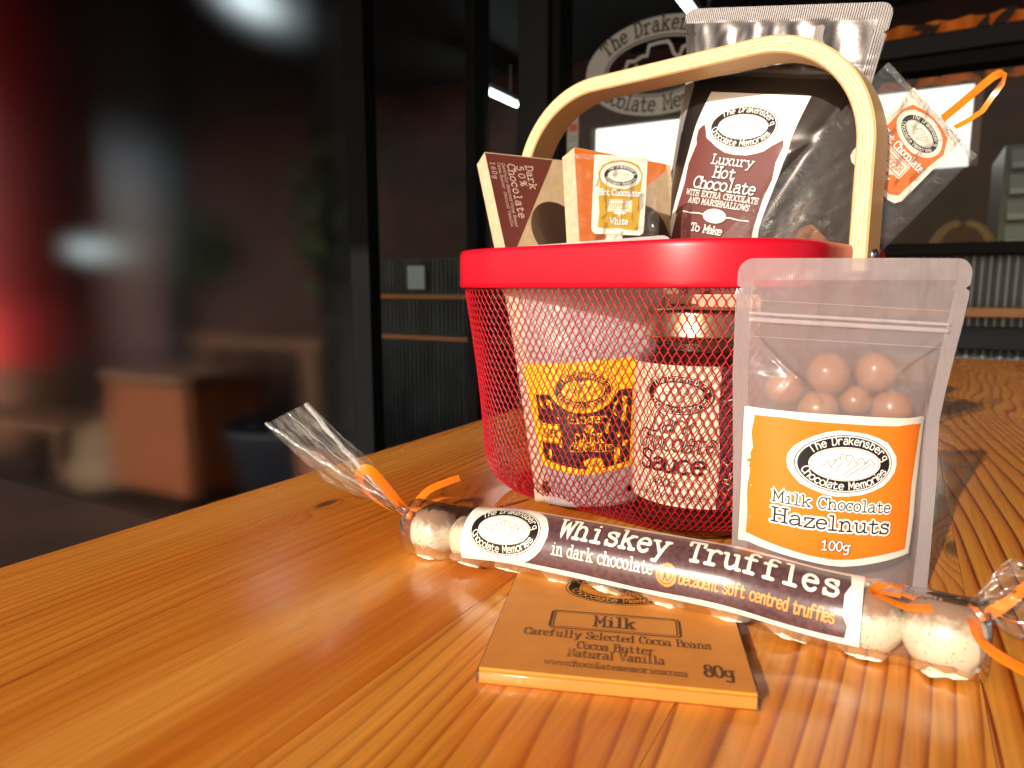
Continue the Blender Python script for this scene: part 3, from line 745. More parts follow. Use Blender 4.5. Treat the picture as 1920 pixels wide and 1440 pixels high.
def hback(x, z):
    l, r = hl(z), hr(z); xc = (l + r) / 2; hw = (r - l) / 2 - SEAL; q = abs(x - xc) / hw; t = z / HH
    Dm = float(np.interp(t, [0, .06, .4, .6, .745, 1], [.0165, .0175, .0165, .016, .0008, .0002]))
    d = Dm * max(0, 1 - q ** 2.6) ** .8 if q < 1 else 0
    d -= .0016 * sin(z * 26 + 1.2) * ss(.5, 1.2, (x - xc) / hw)
    if t > .78: d -= .0012 * sin(x * 60 + 1) * ss(.78, 1, t)
    return d
hz = thing('chocolate_pouch', 'frosted zip pouch of milk chocolate hazelnuts with a square orange label, standing before the basket', 'pouch', hO)
hpz = Pouch(hO, Vector((1, 0, 0)), Vector((0, 0, 1)), HH, hl, hr, hfront, hback, nx=130, nz=190, rad=.0075, notch=zz(540))
def hcls(x, z, l, r):
    if x - l < SEAL or r - x < SEAL or z > HH - .0105: return 1
    ya = (x - l) / (r - l) * 22
    return 0
hpz.build('pouch_bag', hz, [M['frost'], M['frost_seal'], M['frost_ridge']], hcls)
# zip: two pressed beads and the fold lines above and below
for y_, r_ in ((562, .00014), (587, .0009), (599, .0013), (630, .00014)):
    pts = []
    for i in range(61):
        l, r = hl(zz(y_ + 10)) + SEAL * .9, hr(zz(y_ + 10)) - SEAL * .9; x = l + (r - l) * i / 60
        pts.append(hpz.P(x, zz(y_ + 22 * i / 60), .0001))
    MB().tube(pts, r_, 8).build('zip_bead', M['frost_ridge'], hz, smooth=True)
# label
art = Art(1400, 1130)
P_ = [(0, 18), (200, -8), (420, -40), (640, -70), (760, -76), (900, -62), (1150, -25), (1360, 6)]
art.fill(P_ + [(1375, 300), (1368, 520), (1385, 760), (1400, 1000), (1408, 1090), (1370, 1106), (1200, 1100), (700, 1118), (300, 1126), (0, 1130), (4, 600)], 'cream')
art.fill([(62, 82), (260, 40), (480, 0), (690, -22), (830, -16), (1080, 22), (1310, 50), (1318, 330), (1310, 560), (1330, 780), (1352, 1010), (1365, 1046), (1240, 1050), (1120, 1040), (900, 1046), (640, 1056), (420, 1062), (230, 1076), (70, 1070), (58, 930), (72, 800), (44, 690), (64, 600), (56, 420), (66, 240)], 'orange')
art.fill(blob(712, 742, 425, 256, .02, 26, 4), 'white')
art.logo(712, 742, 375)
art.text('Milk Chocolate', 655, 384, 88, 'black', .11, 'white', .13, width=905, tilt=-.045)
art.text('Hazelnuts', 655, 222, 112, 'black', .12, 'white', .13, width=910, tilt=-.05)
art.text('100g', 680, 60, 74, 'white', .16, 'black', .05, adv=58, tilt=-.03)
hxd = lambda x, y: (at_y(x, y, HY - .0115).x - hO.x, at_y(x, y, HY - .0115).z)
lx0, lz0 = hxd(1396, 1030); lx1, _ = hxd(1728, 1050); ls = (lx1 - lx0) / 1400
def hmap(u, v, h):
    x = lx0 + .0004 + u * ls + (1130 - v) / 1130 * -.0002 - (u / 1400) * (1 - v / 1130) * .0078 * .55; z = lz0 + v * ls * .985 - u * ls * .030
    return hpz.P(x, z, h + .0002)
art.build('label', hmap, hz, (22, 22), dz=.00009)
# chocolate hazelnuts inside
def ball(r, seed):
    bm = bmesh.new(); bmesh.ops.create_icosphere(bm, subdivisions=4, radius=r)
    for v in bm.verts:
        n = noise.fractal(v.co * 90 + Vector((seed, 0, 0)), 1, 2, 2); v.co *= 1 + n * .035 + .03 * noise.noise(v.co * 45 + Vector((0, seed, 0)))
    mb = MB().frombm(bm); me_v, me_f = mb.v, mb.f
    return me_v, me_f
nuts = [(1470, 728, .3525, 34, 'at the upper left of the pouch'), (1553, 701, .350, 38, 'in the middle of the top row of the pouch'), (1641, 698, .350, 37, 'at the top right of the row in the pouch'),
        (1533, 768, .3475, 37, 'peeping over the label left of the middle'), (1603, 752, .351, 30, 'set back between larger ones above the label'), (1671, 768, .3475, 38, 'peeping over the label at its right'),
        (1460, 830, .3485, 38, None), (1560, 855, .3485, 38, None), (1650, 850, .3485, 38, None), (1500, 925, .3485, 38, None), (1610, 930, .3485, 38, None), (1560, 1040, .3485, 36, 'showing below the label of the pouch'), (1640, 1010, .3485, 36, None), (1480, 1010, .3485, 36, None)]
for i, (x, y, Y, rp, lab) in enumerate(nuts):
    c = at_y(x, y, Y); r = rp * Y / F_PX
    if c.z < r + .001: c.z = r + .001
    V, Fc = ball(r, i * 3.7)
    o = mesh_obj('chocolate_hazelnut', V, Fc, M['milk_choc'], smooth=True); o.location = c; o.rotation_euler = (i, i * 2, i * .7)
    tag(o, 'round milk chocolate hazelnut ' + (lab or 'hidden behind the orange label of the pouch'), 'chocolate', 'chocolate hazelnuts in the frosted pouch')

# --- black luxury pouch at the back of the basket
LB = -.036
lp = lambda x, y: at_plane(x, y, BC + BN * LB, BN)
ltl, ltr = lp(1285, 17), lp(1681, 3)
lR = (ltr - ltl).normalized(); lU = (Vector((0, 0, 1)) - lR * lR.z).normalized(); LH = .305
lW = (ltr - ltl).length; lO = (ltl + ltr) / 2 - lU * LH
def lxz(x, y):
    p = lp(x, y) - lO; return p.dot(lR), p.dot(lU)
ll = itp((0, -lW / 2 + .022), (lxz(1240, 435)[1], lxz(1240, 435)[0]), (lxz(1262, 300)[1], lxz(1262, 300)[0]), (lxz(1288, 140)[1], lxz(1288, 140)[0]), (LH, -lW / 2))
lr = itp((0, lW / 2 - .006), (lxz(1590, 400)[1], lxz(1590, 400)[0] + .002), (LH - .075, lW / 2 - .0015), (LH, lW / 2))
LZ1 = lxz(1480, 128)[1]                                  # zip
def lfront(x, z):
    l, r = ll(z), lr(z); xc = (l + r) / 2; hw = (r - l) / 2 - .001; q = min(1, abs(x - xc) / hw)
    t = (LZ1 - z)
    Dm = .0005 + .017 * ss(0, .05, t) + .006 * ss(.03, .12, t)
    d = Dm * (1 - q ** 5)
    if z < LZ1 + .004:
        dd, tt = seg_d(x, z, lxz(1600, 190), lxz(1450, 430)); d += .0045 * math.exp(-(dd / .007) ** 2) * (1 - q ** 4)
        dd, tt = seg_d(x, z, lxz(1640, 235), lxz(1500, 290)); d -= .002 * math.exp(-(dd / .004) ** 2) * (1 - q ** 4)
        d += fbm(x * 40, z * 30, 9) * .0009 * (1 - q ** 4) * ss(lxz(1500, 300)[0], lxz(1560, 300)[0], x + (z - lxz(1500, 300)[1]) * -.25)
    up = ss(LZ1 - .004, LZ1 + .006, z) * (1 - ss(LH - .013, LH - .010, z))
    d += up * (.0020 * noise.noise(Vector((x * 75 + z * 25, z * 18, 2))) + .0005 * noise.noise(Vector((x * 170, z * 90, 5)))) * (1 - q ** 8)
    for k_, a_ in ((0, .0012), (.006, .0009)):
        d += a_ * math.exp(-((z - LZ1 - k_) / .0011) ** 2) * (1 - q ** 10) * (1 + .5 * fbm(x * 160, 4))
    return d
def lback(x, z):
    l, r = ll(z), lr(z); q = min(1, abs(x - (l + r) / 2) / ((r - l) / 2 - .001)); t = LZ1 - z
    return (.0002 + .020 * ss(0, .06, t)) * (1 - q ** 5)
lux = thing('foil_pouch', 'matt black foil pouch with a tall maroon and white label behind the handle', 'pouch', (lO.x, lO.y, lO.z))
lpp = Pouch(lO, lR, lU, LH, ll, lr, lfront, lback, nx=110, nz=150, rad=.008, notch=lxz(1668, 60)[1])
def lcls(x, z, l, r):
    if z > LH - .0105: return 1
    if r - x < .0075 and z > LZ1 - .035: return 1
    if x - l < .008: return 2 if z < LZ1 - .004 else 0
    return 3 if z > LZ1 - .006 else 0
lpp.build('pouch_bag', lux, [M['black_foil'], M['black_foil_crimp'], M['sunlit_foil'], foil('sunlit_black_foil', (.17, .15, .145), .36, .15)], lcls)  # lighter foil copy above the zip paints in sun and sky reflections
def lxd(x, y):
    p = at_plane(x, y, BC + BN * (LB + .006), BN) - BN * .006 - lO; return p.dot(lR), p.dot(lU)
a0, a1, a2 = lxd(1333, 172), lxd(1521, 180), lxd(1264, 440)
art = Art(830, 1700)
art.fill([(0, 0), (830, 0), (830, 1700), (0, 1700)], 'white')
T = 1700
art.fill([(66, 0), (60, 700), (40, T - 1000), (52, T - 820), (34, T - 640), (62, T - 470), (44, T - 420), (40, T - 345), (64, T - 310), (88, T - 300), (120, T - 360), (140, T - 410), (190, T - 440), (250, T - 480), (340, T - 520), (420, T - 530), (520, T - 526), (590, T - 505), (650, T - 480), (700, T - 430), (740, T - 400), (775, T - 372), (790, T - 430), (772, T - 560), (790, T - 700), (770, T - 860), (782, T - 1000), (766, T - 1300), (776, 0)], 'maroon')
art.items[-1] = ('f', [(a_, b_ if b_ < T - 900 else T - (T - b_) * .915) for a_, b_ in art.items[-1][1]], art.items[-1][2])
art.logo(415, T - 268, 280, line='line')
art.text('Luxury', 430, T - 569, 72, 'white', .12, 'black', .04, adv=60)
art.text('Hot', 400, T - 673, 84, 'white', .13, 'black', .04, adv=64)
art.text('Chocolate', 425, T - 770, 88, 'white', .125, 'black', .04, adv=60)
art.text('WITH EXTRA CHOCOLATE', 425, T - 834, 44, 'white', .125, width=640)
art.text('AND MARSHMALLOWS', 420, T - 895, 44, 'white', .125, width=540)
art.strokes([[(130, T - 972), (200, T - 975), (280, T - 968), (360, T - 972), (480, T - 975), (560, T - 968), (640, T - 974), (720, T - 970)]], 9, 'white')
art.fill(blob(425, T - 972, 100, 56, .015, 30, 3), 'white'); art.text('250g', 425, T - 992, 46, 'line', .09, width=110)
art.text('To Make', 390, T - 1112, 60, 'white', .13, adv=40)
lsx = math.hypot(a1[0] - a0[0], a1[1] - a0[1]) / 830
ldx = (a0[0] - a2[0]) / (a0[1] - a2[1])
def lmap(u, v, h):
    z = a0[1] - (T - v) * lsx * 1.0 + u / 830 * (a1[1] - a0[1]); x = a0[0] + u * lsx * (1 + .0 * (1 - v / T)) - (T - v) * lsx * ldx
    return lpp.P(x, z, h + .0002)
art.build('label', lmap, lux, (20, 20), dz=.00008)

# ------------------------------------------------------------------ boxes standing in the basket
def bar_box(label, px0, pxr, px_dn, Y0, psi, W, Hh, D, roll):
    """carton of bar chocolate: front corner px0 (upper left), front faces turned by psi"""
    O = at_y(*px0, Y0); R = Vector((cos(psi), sin(psi), 0)); Nf = Vector((sin(psi), -cos(psi), 0))
    R = Vector((cos(psi) * cos(roll), sin(psi) * cos(roll), -sin(roll))); Uv = (Vector((0, 0, 1)) - R * R.z).normalized(); best = None
    for k in range(-40, 160):                                       # lean back until the front edge runs as it should
        U = Uv.copy(); U.rotate(Matrix.Rotation(radians(-k * .25), 3, R)); Q = O - U * .075 - CP
        dd = Q.y * cos(PITCH) - Q.z * sin(PITCH); qx = 960 + F_PX * Q.x / dd; qy = 720 - F_PX * (Q.z * cos(PITCH) + Q.y * sin(PITCH)) / dd
        err = abs((qx - px0[0]) / (qy - px0[1]) - (px_dn[0] - px0[0]) / (px_dn[1] - px0[1]))
        if best is None or err < best[0]: best = (err, U.copy(), k)
    U = best[1]; N = R.cross(U)
    root = thing('chocolate_carton', label, 'chocolate box', O - U * Hh)
    Mx = Matrix((( R.x, U.x, N.x, O.x), (R.y, U.y, N.y, O.y), (R.z, U.z, N.z, O.z), (0, 0, 0, 1)))
    mb = MB(); mb.box((0, -Hh, -D), (W, 0, 0), 0, Mx, bev=.0007); mb.build('carton', M['kraft_edge'], root)
    f = lambda u, v, h: Mx @ Vector((u, v, h))
    return root, f, Mx, W, Hh
UNIT = .000087
dk, dkf, dkM, dW, dH = bar_box('brown kraft carton with a dark maroon sleeve, leftmost in the basket', (908, 285), (1050, 300), (946, 462), .548, radians(27), .082, .150, .016, radians(.5))
art = Art(940, 1700)
art.fill([(0, 0), (940, 0), (940, 0 - 1), (940, 0)][:2] + [(940, -1700), (0, -1700)], 'pink')
art.fill([(4, -10), (690, -10), (655, -70), (170, -850), (60, -1020), (4, -1150)], 'sleeve')
art.text('Dark', 382, -98, 72, 'pink', .13, rot=-90, align='l', adv=62)
art.text('50%', 290, -98, 66, 'pink', .13, rot=-90, align='l', adv=78)
art.text('Chocolate', 200, -98, 74, 'pink', .13, rot=-90, align='l', adv=62)
art.text('Carefully Selected Cocoa Beans', 148, -98, 28, 'pink', .12, rot=-90, align='l', width=640)
art.text('Cocoa Butter * Natural Vanilla', 104, -98, 28, 'pink', .12, rot=-90, align='l', width=640)
art.text('160g', 34, -92, 44, 'pink', .13, rot=-90, align='l', adv=46)
INK['pink'] = INK['pink']
ink('boxink', (.085, .034, .020), .6)
ink('kraftface', (.50, .35, .205), .7, .1, 120); art.items[0] = ('f', art.items[0][1], art.mi('kraftface'))
art.fill([(560 + 262 * cos(2 * pi * i / 40), -760 + 300 * sin(2 * pi * i / 40)) for i in range(40)], 'bark')
art.build('printed_sleeve', lambda u, v, h: dkf(u * UNIT, v * UNIT, h), dk)
V = [dkf((560 + 258 * cos(2 * pi * i / 40)) * UNIT, (-760 + 296 * sin(2 * pi * i / 40)) * UNIT, .0009) for i in range(40)]
mesh_obj('window', V, [tuple(range(40))], M['window'], dk)

mk, mkf, mkM, mW, mH = bar_box('kraft carton with an orange sleeve, behind the small ochre card', (1076, 276), (1250, 312), (1086, 456), .525, radians(25), .088, .150, .018, radians(4))
art = Art(960, 1700)
art.fill([(0, 0), (960, 0), (960, -1700), (0, -1700)], 'kraftface')
art.fill([(4, -6), (952, -6), (940, -70), (700, -260), (440, -620), (170, -960), (4, -1150)], 'orange2')
art.fill([(690 + 262 * cos(2 * pi * i / 40), -800 + 380 * sin(2 * pi * i / 40)) for i in range(40)], 'bark')
art.build('printed_sleeve', lambda u, v, h: mkf(u * UNIT, v * UNIT, h), mk)
V = [mkf((690 + 258 * cos(2 * pi * i / 40)) * UNIT, (-800 + 376 * sin(2 * pi * i / 40)) * UNIT, .0009) for i in range(40)]
mesh_obj('window', V, [tuple(range(40))], M['window'], mk)

# ------------------------------------------------------------------ hot chocolate dippers in clear bags
def dipper(label, O, U, V, s, field, name_txt, bagx, bagy, ribbon=None, cut=False):
    """card art in units; bag spans bagx, bagy (units)"""
    root = thing('dipper_packet', label, 'packet', O)
    Un = U.normalized(); Vn = (V - Un * V.dot(Un)).normalized(); N = Un.cross(Vn)
    P = lambda u, v, h: O + Un * (u * s) + Vn * (v * s) + N * h
    art = Art(500, 720)
    if cut: art.fill([(0, 720), (0, 150), (14, 112), (50, 92), (420, 88), (474, 104), (500, 150), (500, 720)], 'cream')
    else: art.fill([(0, 720), (0, 60), (10, 20), (40, 0), (460, 0), (490, 20), (500, 60), (500, 720)], 'cream')
    r = random.Random(3)
    art.fill([(60, 60), (150, 50), (260, 62), (330, 48), (440, 44), (452, 200), (440, 330), (452, 420), (462, 560), (420, 640), (340, 672), (250, 680), (160, 668), (80, 630), (46, 560), (62, 480), (56, 330), (70, 200)] if not cut else
             [(60, 130), (250, 126), (400, 122), (455, 160), (462, 420), (480, 560), (420, 650), (340, 672), (250, 680), (160, 668), (80, 640), (46, 560), (52, 420), (46, 150)], field)
    art.fill(blob(256, 540, 196, 122, .025, 24, 8), 'cream'); art.logo(256, 540, 166, light='cream', rim=False)
    art.text('Hot Chocolate', 256, 358, 54, 'white', .19, 'brown', .02, width=395)
    q = 24 if cut else 0; y_ = 30 if cut else 0
    art.fill(rrect(140, 208 + q, 374, 322 + q, rad=14), 'cream'); art.strokes([rrect(150, 218 + q, 364, 312 + q, rad=8) + [rrect(150, 218 + q, 364, 312 + q, rad=8)[0]]], 5, field)
    art.text('DIPPER', 257, 240 + q, 50, field, .11, width=186)
    art.fill([(a_, b_ + q) for a_, b_ in ((200, 212), (320, 212), (316, 190), (306, 196), (298, 178), (288, 196), (270, 190), (262, 160), (254, 160), (248, 188), (232, 180), (226, 192), (214, 184))], 'cream')
    art.text(name_txt, 256, 96 + y_ * 1.4, 56 - y_ * .2, 'white', .19, 'brown', .02, width=175 if len(name_txt) > 4 else 150)
    art.build('card', P, root, dz=.00003)
    # clear bag: front and back films with a sealed hem, gently puffed
    (x0, x1), (y0, y1) = bagx, bagy; n = 36; mb = MB()
    for sd, base in ((1, .0009), (-1, -.0012)):
        rows = []; uvs = []
        for j in range(n + 1):
            row = []; v = y0 + (y1 - y0) * j / n
            for i in range(n + 1):
                u = x0 + (x1 - x0) * i / n; a, b = i / n * 2 - 1, j / n * 2 - 1
                puff = (1 - a ** 4) * (1 - b ** 6)
                wv = (.0016 + .0022 * ss(0, -300, v)) * fbm(u * .012 + 5 * sd, v * .010, 3) * puff + .0007 * abs(fbm(u * .03, v * .012, 7)) * puff
                row.append(P(u, v, sd * (abs(base) + (.0034 if sd > 0 else .006) * puff) + wv))
            rows.append(row)
        mb.grid(rows, 0)
    mb.build('bag', M['cello_loose'] if cut else M['cello_bag'], root, smooth=True)
    # pressed hem and side fold
    mb = MB(); rows = []
    for k in (0, 1): rows.append([P(x0 + (x1 - x0) * i / 20, y1 - 46 * k, .0016 + .0003 * sin(i)) for i in range(21)])
    mb.grid(rows); mb.build('hem', M['seal'], root)
    return root, P
# white dipper (ochre card)
wO = at_y(1108, 438, .485); wR = at_y(1208, 442, .487); wT = at_y(1095, 286, .4865)
ws = (at_y(1196, 291, .487) - wT).length / 500
wd, wP = dipper('clear packet with an ochre and cream card, upright between carton and pouch', wO, (wR - wO), (wT - wO), ws, 'ochre', 'White', (-205, 640), (-300, 715))
mb = MB(); mb.box((150, -300, -.006), (300, 6, -.0005)); 
V = [wP(150 if i in (0, 3, 4, 7) else 300, -260 if i in (0, 1, 4, 5) else 10, -.0006 if i < 4 else -.012) for i in range(8)]
mesh_obj('dipper_block', V, [(0, 1, 2, 3), (7, 6, 5, 4), (0, 4, 5, 1), (1, 5, 6, 2), (2, 6, 7, 3), (3, 7, 4, 0)], M['stick'], wd)
# milk dipper (orange card) leaning out on the right
dY = .458
dTL, dTR = at_y(1713, 164, dY), at_y(1805, 261, dY)
dU = dTR - dTL; ds = dU.length / 500; dV = Vector((0, -1, 0)).cross(dU.normalized()) * 1
dO = dTL - dV.normalized() * (720 * ds)
dm, dP = dipper('clear packet with an orange card and ribbon loop, leaning out right of the handle', dO, dU, dV, ds, 'orange2', 'MILK', (-250, 650), (-900, 705), cut=True)
# ribbon loop through the card
mb = MB(); c0 = [(300, 700), (420, 800), (470, 860)]
path = [at_y(x, y, Y) for x, y, Y in ((1768, 222, .4565), (1800, 196, .455), (1835, 166, .452), (1862, 144, .450), (1876, 137, .449), (1884, 141, .452), (1878, 158, .455), (1860, 182, .457), (1842, 208, .458), (1815, 226, .458), (1790, 239, .4575))]
rows = []
for i, p in enumerate(path):
    t = (path[min(i + 1, len(path) - 1)] - path[max(i - 1, 0)]).normalized(); sd = t.cross(Vector((.25, -.95, .15)) if i < 5 else Vector((-.45, -.75, .35))).normalized()
    wv = .0024 if i < 5 else .0017
    rows.append([p - sd * wv, p, p + sd * wv])
mb.grid(rows); mb.build('ribbon_loop', M['ribbon'], dm, smooth=True)
# brown dipper block in the lower bag
V = [dP(160 if i in (0, 3, 4, 7) else 330, -700 if i in (0, 1, 4, 5) else -380, -.002 if i < 4 else -.016) for i in range(8)]
mesh_obj('dipper_block', V, [(0, 1, 2, 3), (7, 6, 5, 4), (0, 4, 5, 1), (1, 5, 6, 2), (2, 6, 7, 3), (3, 7, 4, 0)], pmat('milk_dipper_block', (.30, .12, .055), .4), dm)
# ------------------------------------------------------------------ things inside the basket
# ginger pouch, milky film, seen through the mesh
gpsi = radians(-11); gR = Vector((cos(gpsi), sin(gpsi), .065)).normalized(); gO = at_y(1100, 938, .463); gO.z = .0095
gU = (Vector((0, 0, 1)) - gR * gR.z).normalized(); gN = gR.cross(gU)
def gxz(x, y):
    p = at_plane(x, y, gO, gN) - gO; return p.dot(gR), p.dot(gU)
GH = .176
gl = itp(*sorted([(0, gxz(1003, 935)[0]), gxz(1000, 900)[::-1], gxz(980, 760)[::-1], gxz(962, 640)[::-1], gxz(946, 548)[::-1], (GH, gxz(942, 520)[0])]))
gr = itp((0, gxz(1205, 930)[0]), (GH * .5, gxz(1222, 700)[0]), (GH, gxz(1262, 450)[0]))
def gfront(x, z):
    l, r = gl(z), gr(z); q = min(1, abs(x - (l + r) / 2) / ((r - l) / 2 - .006)); t = z / GH
    return float(np.interp(t, [0, .1, .4, .6, .8, 1], [.013, .014, .012, .008, .002, .0005])) * max(0, 1 - q ** 2.6) + fbm(x * 45, z * 45, 8) * .0012 * (1 - q)
gb = thing('chocolate_pouch', 'milky pouch with a yellow and black ginger label behind the red mesh', 'pouch', gO)
gpp = Pouch(gO, gR, gU, GH, gl, gr, gfront, lambda x, z: gfront(x, z) * .9, nx=40, nz=60, rad=.007)
gpp.build('pouch_bag', gb, [M['milkfilm'], M['creamseal']], lambda x, z, l, r: 1 if x - l < .0105 else 0)
art = Art(765, 700)
art.fill([(0, 0), (120, -30), (270, -50), (420, -48), (600, -22), (765, 0), (765, 700), (0, 700)], 'yellow')
art.fill([(40, 40), (180, 8), (330, -12), (500, -8), (725, 30), (735, 300), (745, 500), (700, 505), (650, 500), (600, 425), (500, 375), (400, 362), (300, 375), (210, 430), (160, 490), (60, 492)], 'black')
art.fill(blob(405, 510, 225, 150, .015, 30, 2), 'yellow'); art.logo(405, 510, 205, light='yellow', rim=True, line='black')
art.text('Ginger', 420, 295, 62, 'yellow', .14, width=285); art.fill(blob(430, 255, 36, 26, .03, 18), 'yellow'); art.text('in', 430, 244, 26, 'black', .13, width=38)
art.text('DARK', 425, 165, 60, 'yellow', .14, width=225); art.text('CHOCOLATE', 435, 108, 42, 'yellow', .13, width=330)
art.rect(50, 160, 215, 290, 'yellow'); art.strokes([[(58, 168), (207, 168), (207, 282), (58, 282), (58, 168)]], 5, 'black'); art.text('50%', 132, 196, 56, 'black', .13, width=120)
art.fill(blob(455, 28, 76, 40, .03, 20), 'yellow'); art.text('100g', 455, 12, 32, 'black', .12, width=86)
gtl, gtr, gbl, gbr = gxz(980, 683), gxz(1193, 668), gxz(1016, 866), gxz(1190, 868)
def gmap(u, v, h):
    f = v / 700; a = u / 765
    x = (gbl[0] + (gtl[0] - gbl[0]) * f) * (1 - a) + (gbr[0] + (gtr[0] - gbr[0]) * f) * a
    z = (gbl[1] + (gtl[1] - gbl[1]) * f) * (1 - a) + (gbr[1] + (gtr[1] - gbr[1]) * f) * a
    return gpp.P(x, z, h + .0002)
art.build('label', gmap, gb, (60, 60), dz=.00005)
for i, (a, z) in enumerate(((-.022, .011), (-.006, .010), (.010, .011), (.022, .012), (-.016, .023), (.001, .024), (.017, .024), (.026, .030), (-.006, .036), (.010, .037))):
    V, Fc = ball(.0078 + .001 * sin(i * 5), i * 9.1)
    o = mesh_obj('ginger_chocolate', V, Fc, M['dark_choc'], smooth=True); o.location = gO + gR * a + gU * z + gN * (.001 * sin(i * 3)); o.scale = (1.15, .8, .85); o.rotation_euler = (i, 2 * i, i)
    tag(o, 'lumpy dark chocolate ginger piece at the bottom of the milky pouch', 'chocolate', 'ginger chocolates in the milky pouch')

kc0 = at_y(1248, 560, .492); kcr = thing('kraft_carton', 'plain kraft carton standing behind the jar lid inside the basket', 'carton', kc0 * 1)
kcr.location.z = .006
mb = MB(); mb.box((0, 0, .006), (.064, .014, .151), 0, Matrix.Translation((kc0.x, kc0.y, 0)) @ Matrix.Rotation(radians(-14), 4, 'Z'), .0006); mb.build('carton_board', M['kraft'], kcr)
mb = MB(); mb.box((.004, -.0012, .126), (.022, -.0002, .1445), 0, Matrix.Translation((kc0.x, kc0.y, 0)) @ Matrix.Rotation(radians(-14), 4, 'Z')); mb.build('carton_print', INK['bark'], kcr)
# jar of sauce
jc = at_y(1307, 800, .441); jc.z = .0045
jar = thing('sauce_jar', 'glass jar of dark chocolate sauce with a gold lid and cream label, inside the basket', 'jar', jc)
jM = Matrix.Translation(jc); JR = .0402
MB().lathe([(.0001, .001), (.034, .0), (.0385, .0025), (JR, .008), (JR, .096), (.0395, .102), (.036, .1085), (.0325, .1125), (.0315, .115), (.0325, .1165), (.0318, .118), (.0312, .120)], 72, 0, jM).build('glass', M['glass'], jar, smooth=True)
MB().lathe([(.0001, .0035), (.033, .0035), (.0375, .006), (.0385, .010), (.0385, .096), (.0375, .102), (.0345, .1065), (.0310, .1105), (.0001, .1108)], 60, 0, jM).build('sauce', M['sauce'], jar, smooth=True)
lp_ = [(.0001, .1375), (.026, .1375), (.0268, .1382), (.0325, .1385), (.0342, .1372), (.0345, .1345), (.0345, .1235), (.0350, .1225), (.0348, .1208), (.0335, .1205)]
MB().lathe(lp_, 72, 0, jM).build('lid', M['gold'], jar, smooth=True)
art = Art(1500, 860)
art.fill([(-900, 0), (125, 0), (140, 300), (120, 600), (130, 860), (-900, 860)], 'jar'); art.fill([(125, 0), (520, 0), (520, 860), (130, 860), (120, 600), (140, 300)], 'brown')
rj = random.Random(5)
for i in range(70):
    x, y = rj.uniform(140, 500), rj.uniform(20, 840); art.strokes([[(x, y), (x + rj.uniform(10, 50), y + rj.uniform(-30, 30)), (x + rj.uniform(10, 70), y + rj.uniform(-40, 40))]], 7, rj.choice(['orange', 'jar', 'amber']))
art.logo(-114, 690, 197, light='jar', rim=True, line='black')
art.text('Dark', -150, 455, 120, 'black', .06, serif=False, slant=.35, width=260); art.text('Chocolate', -140, 345, 120, 'black', .06, serif=False, slant=.35, width=480)
art.text('Sauce', -150, 215, 120, 'black', .11, serif=False, slant=.1, width=400); art.text('450g', -178, 122, 55, 'black', .085, width=150); art.text('Made with real chocolate', -150, 55, 32, 'black', .09, width=430)
jph0 = atan2(-jc.y, -jc.x)
def jmap(u, v, h):
    a = jph0 + u * 1e-4 / JR; r = JR + .0003 + h; return jc + Vector((r * cos(a), r * sin(a), .0195 + v * .0001))
art.build('label', jmap, jar, (30, None), dz=.00003)

# ------------------------------------------------------------------ the milk chocolate box on the table
b0, b1 = at_z(898, 1281), at_z(1420, 1333); bU = (b1 - b0).normalized(); bV = Vector((-bU.y, bU.x, 0)); bW = (b1 - b0).length; BT = .0066
mbx = thing('chocolate_box', 'flat amber box of milk chocolate lying on the table under the truffle tube', 'chocolate box', b0)
bM = Matrix(((bU.x, bV.x, 0, b0.x), (bU.y, bV.y, 0, b0.y), (0, 0, 1, .0002), (0, 0, 0, 1)))
mb = MB(); mb.box((0, 0, 0), (bW, bW * 1.0, BT), 0, bM, bev=.0004); mb.build('box', INK['amberfront'], mbx)
U4 = bW / 1055
def bpx(x, y):
    p = at_z(x, y, BT) - b0; return p.dot(bU) / U4, p.dot(bV) / U4
art = Art(1055, 1055)
art.fill([(3, 3), (1052, 3), (1052, 1052), (3, 1052)], 'amber')
lc = bpx(1133, 1088)
art.fill([(528 + 262 * cos(2 * pi * i / 60), 800 + 164 * sin(2 * pi * i / 60)) for i in range(60)], 'brown')
art.items.pop(); art.logo(528, 800, 262, dark='black', light='amber', line='black')
v0 = lambda x, y: bpx(x, y)
ra, rb = v0(1037, 1146), v0(1276, 1194)
y0_, y1_ = v0(1035, 1178)[1], v0(1037, 1146)[1]; x0_, x1_ = ra[0], rb[0]
R_ = rrect(x0_, y0_, x1_, y1_, rad=22); art.strokes([R_ + [R_[0]]], 9, 'boxink'); R_ = rrect(x0_ + 14, y0_ + 14, x1_ - 14, y1_ - 14, rad=12); art.strokes([R_ + [R_[0]]], 4, 'boxink')
art.text('Milk', (x0_ + x1_) / 2, y0_ + (y1_ - y0_) * .24, (y1_ - y0_) * .58, 'boxink', .11, width=bpx(1193, 1180)[0] - bpx(1112, 1172)[0])
for t_, x0, x1, yb in (('Carefully Selected Cocoa Beans', (980, 1192), (1333, 1220), 0), ('Cocoa Butter', (1080, 1219), (1227, 1232), 0), ('Natural Vanilla', (1061, 1236), (1246, 1248), 0), ('www.chocolatememories.co.za', (1017, 1249), (1290, 1273), 1)):
    a, b = bpx(*x0), bpx(*x1); art.text(t_, (a[0] + b[0]) / 2, (a[1] + b[1]) / 2, 60 if not yb else 44, 'boxink', .075, width=b[0] - a[0])
a, b = bpx(1320, 1272), bpx(1380, 1278); art.text('80g', (a[0] + b[0]) / 2, (a[1] + b[1]) / 2, 84, 'boxink', .10, width=b[0] - a[0])
art.build('printed_top', lambda u, v, h: bM @ Vector((u * U4, v * U4, BT + h)), mbx)
